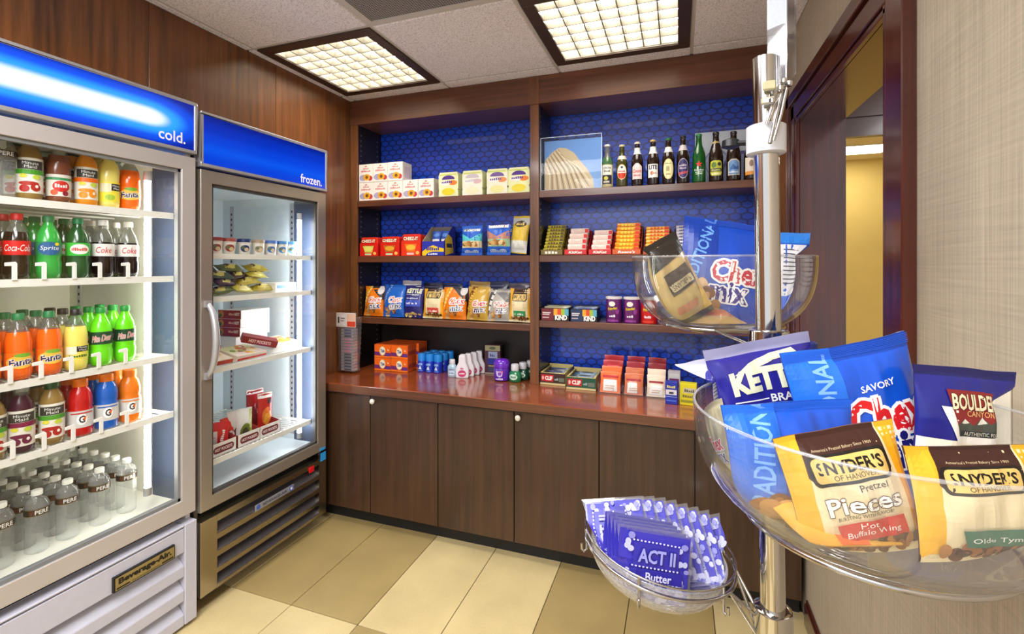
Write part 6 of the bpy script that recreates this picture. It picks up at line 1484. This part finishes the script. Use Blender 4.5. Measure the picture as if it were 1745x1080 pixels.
# ---- popcorn packs in the low bowl
PB = (52, 46, 170)
def d_pop(H):
    L = [('r', -.47, .03, .47, H*.97, (56, 50, 176))]
    r = random.Random(2)
    for i in range(58):
        x = r.uniform(-.46, .46); y = r.uniform(.02, .27) if i < 40 else r.uniform(.28, H*.95)
        if i >= 40: x = (-.42+r.uniform(0, .1)) if i % 2 else (.40+r.uniform(-.08, .06))
        L.append(('e', x, y, r.uniform(.03, .05), r.uniform(.028, .045), (186, 188, 226) if i % 3 else (136, 136, 206)))
    L += [('r', -.30, H*.50, .34, H*.84, (48, 42, 160)), ('r', -.36, H*.30, .40, H*.48, (40, 34, 150))]
    for i in range(13):
        for yy in (H*.855, H*.495, H*.285):
            L.append(('r', -.32+.052*i, yy, -.32+.052*i+.026, yy+H*.022, (206, 206, 240)))
    L += [('t', 'ACT II', .02, H*.67, .52, H*.20, (150, 152, 220), {'ol': (30, 26, 120), 'ow': .05, 'b': .03}), ('t', 'Butter', .06, H*.385, .36, H*.12, (206, 206, 240), {'b': .02})]
    return L
def popcorn(label, loc, rot, group, first=[None]):
    if first[0] is None:
        H = .86; w = .133
        t = thing('popcorn_pack', label, 'popcorn pack', loc, rot, group)
        P = bagmap(w, w*H, .006, 5, .05, .01, 0, .3)
        g = G(); nu = nv = 8
        for sg_ in (-1, 1):
            for j in range(nv+1):
                for i in range(nu+1): g.v.append(P((-.5+i/nu)*w, j/nv*w*H, 0, sg_))
        o = (nu+1)*(nv+1); m = M(PB, .3, coat=.4)
        for j in range(nv):
            for i in range(nu):
                a = j*(nu+1)+i; q = (a, a+1, a+nu+2, a+nu+1); g.face(q, m); g.face([o+k for k in q[::-1]], m)
        g.build('pack', t, smooth=60)
        printed(t, d_pop(H), lambda x, y, o_: P(x, y, o_), w, step=.125, clip=(-.5, .5, 0, H))
        printed(t, [('r', -.47, .03, .47, H*.97, (66, 58, 196)), ('r', -.4, .3, .4, .6, (196, 198, 232))]+[('r', -.4, .66+.04*i, .4, .68+.04*i, (150, 150, 220)) for i in range(5)], lambda x, y, o_: (lambda p: (p[0], -p[1], p[2]))(P(-x, y, o_)), w, step=.125, name='back_print')
        # clear overwrap with its sealed edges
        g = G(); e = .006
        V = [(-w/2-e, -.0005, -e), (w/2+e, -.0005, -e), (w/2+e, -.0005, w*H+e), (-w/2-e, -.0005, w*H+e)]
        inn = [(-w/2+.003, -.0005, .003), (w/2-.003, -.0005, .003), (w/2-.003, -.0005, w*H-.003), (-w/2+.003, -.0005, w*H-.003)]
        for yy in (-.0006, .0006):
            k = len(g.v); g.v += [(p[0], yy, p[2]) for p in V+inn]
            for i in range(4): g.face((k+i, k+(i+1) % 4, k+4+(i+1) % 4, k+4+i), WRAP)
        g.build('clear_overwrap', t)
        first[0] = t
        return t
    return dup(first[0], loc, rot, label, group)
c0 = Vector((BCc[0], BCc[1], 0))
# nearer stack: packs one behind the other, faces to the room
def eul(yaw, roll, pitch, inner=0.0):
    return (Matrix.Rotation(AY+yaw, 4, 'Z') @ Matrix.Rotation(-roll, 4, 'Y') @ Matrix.Rotation(pitch, 4, 'X') @ Matrix.Rotation(inner, 4, 'Y')).to_euler()
PK = []
for i in range(5):
    p = at_t(1106-7*i, 1026-8.5*i, .846+.0125*i)
    pp = popcorn(f'purple popcorn pack facing the room in the low bowl, {DEP[i]}', p, eul(rd(2), rd(-10), rd(-12)), 'popcorn packs facing the room'); PK.append(pp)
# farther stack: packs turned on their side and fanned like cards
for i in range(8):
    p = at_t(1246-20.5*i, 940-(5.5*i if i < 4 else 16.5+7.0*(i-3)-(1.0*(i-3)**2)), .945-.0045*i)
    pp = popcorn(f'purple popcorn pack fanned on its side in the low bowl, {ORD[i]} from the pole', p, eul(rd(-10), rd(17-1.2*i), rd(-46), -pi/2), 'popcorn packs fanned on their sides'); PK.append(pp)
for o in PK:
    for k in o.children: k.data = k.data.copy()
    settle(o, BCc, RC, HC_, ZC_, .96, .06, TL)
# ---- white box on the linen wall behind the sea salt bag
wy, wz0, wz1 = .932, Z_at(770, .462, .932), Z_at(645, .462, .932)
t = thing('cover_strip', 'slim white plastic strip on the linen wall beside the sea salt bag', 'strip', (.474, wy, wz0), world=True)
G().box(.449, .4735, wy-.0065, wy+.0065, wz0, wz1, M((226, 220, 204), .4)).build('cover', t, bevel=.003)
G().box(.4475, .449, wy-.003, wy+.003, wz0+.03, wz1-.03, M((206, 200, 186), .4)).build('switch', t, bevel=.0006)
for o in list(bpy.data.objects):
    if '_w' in o: del o['_w']
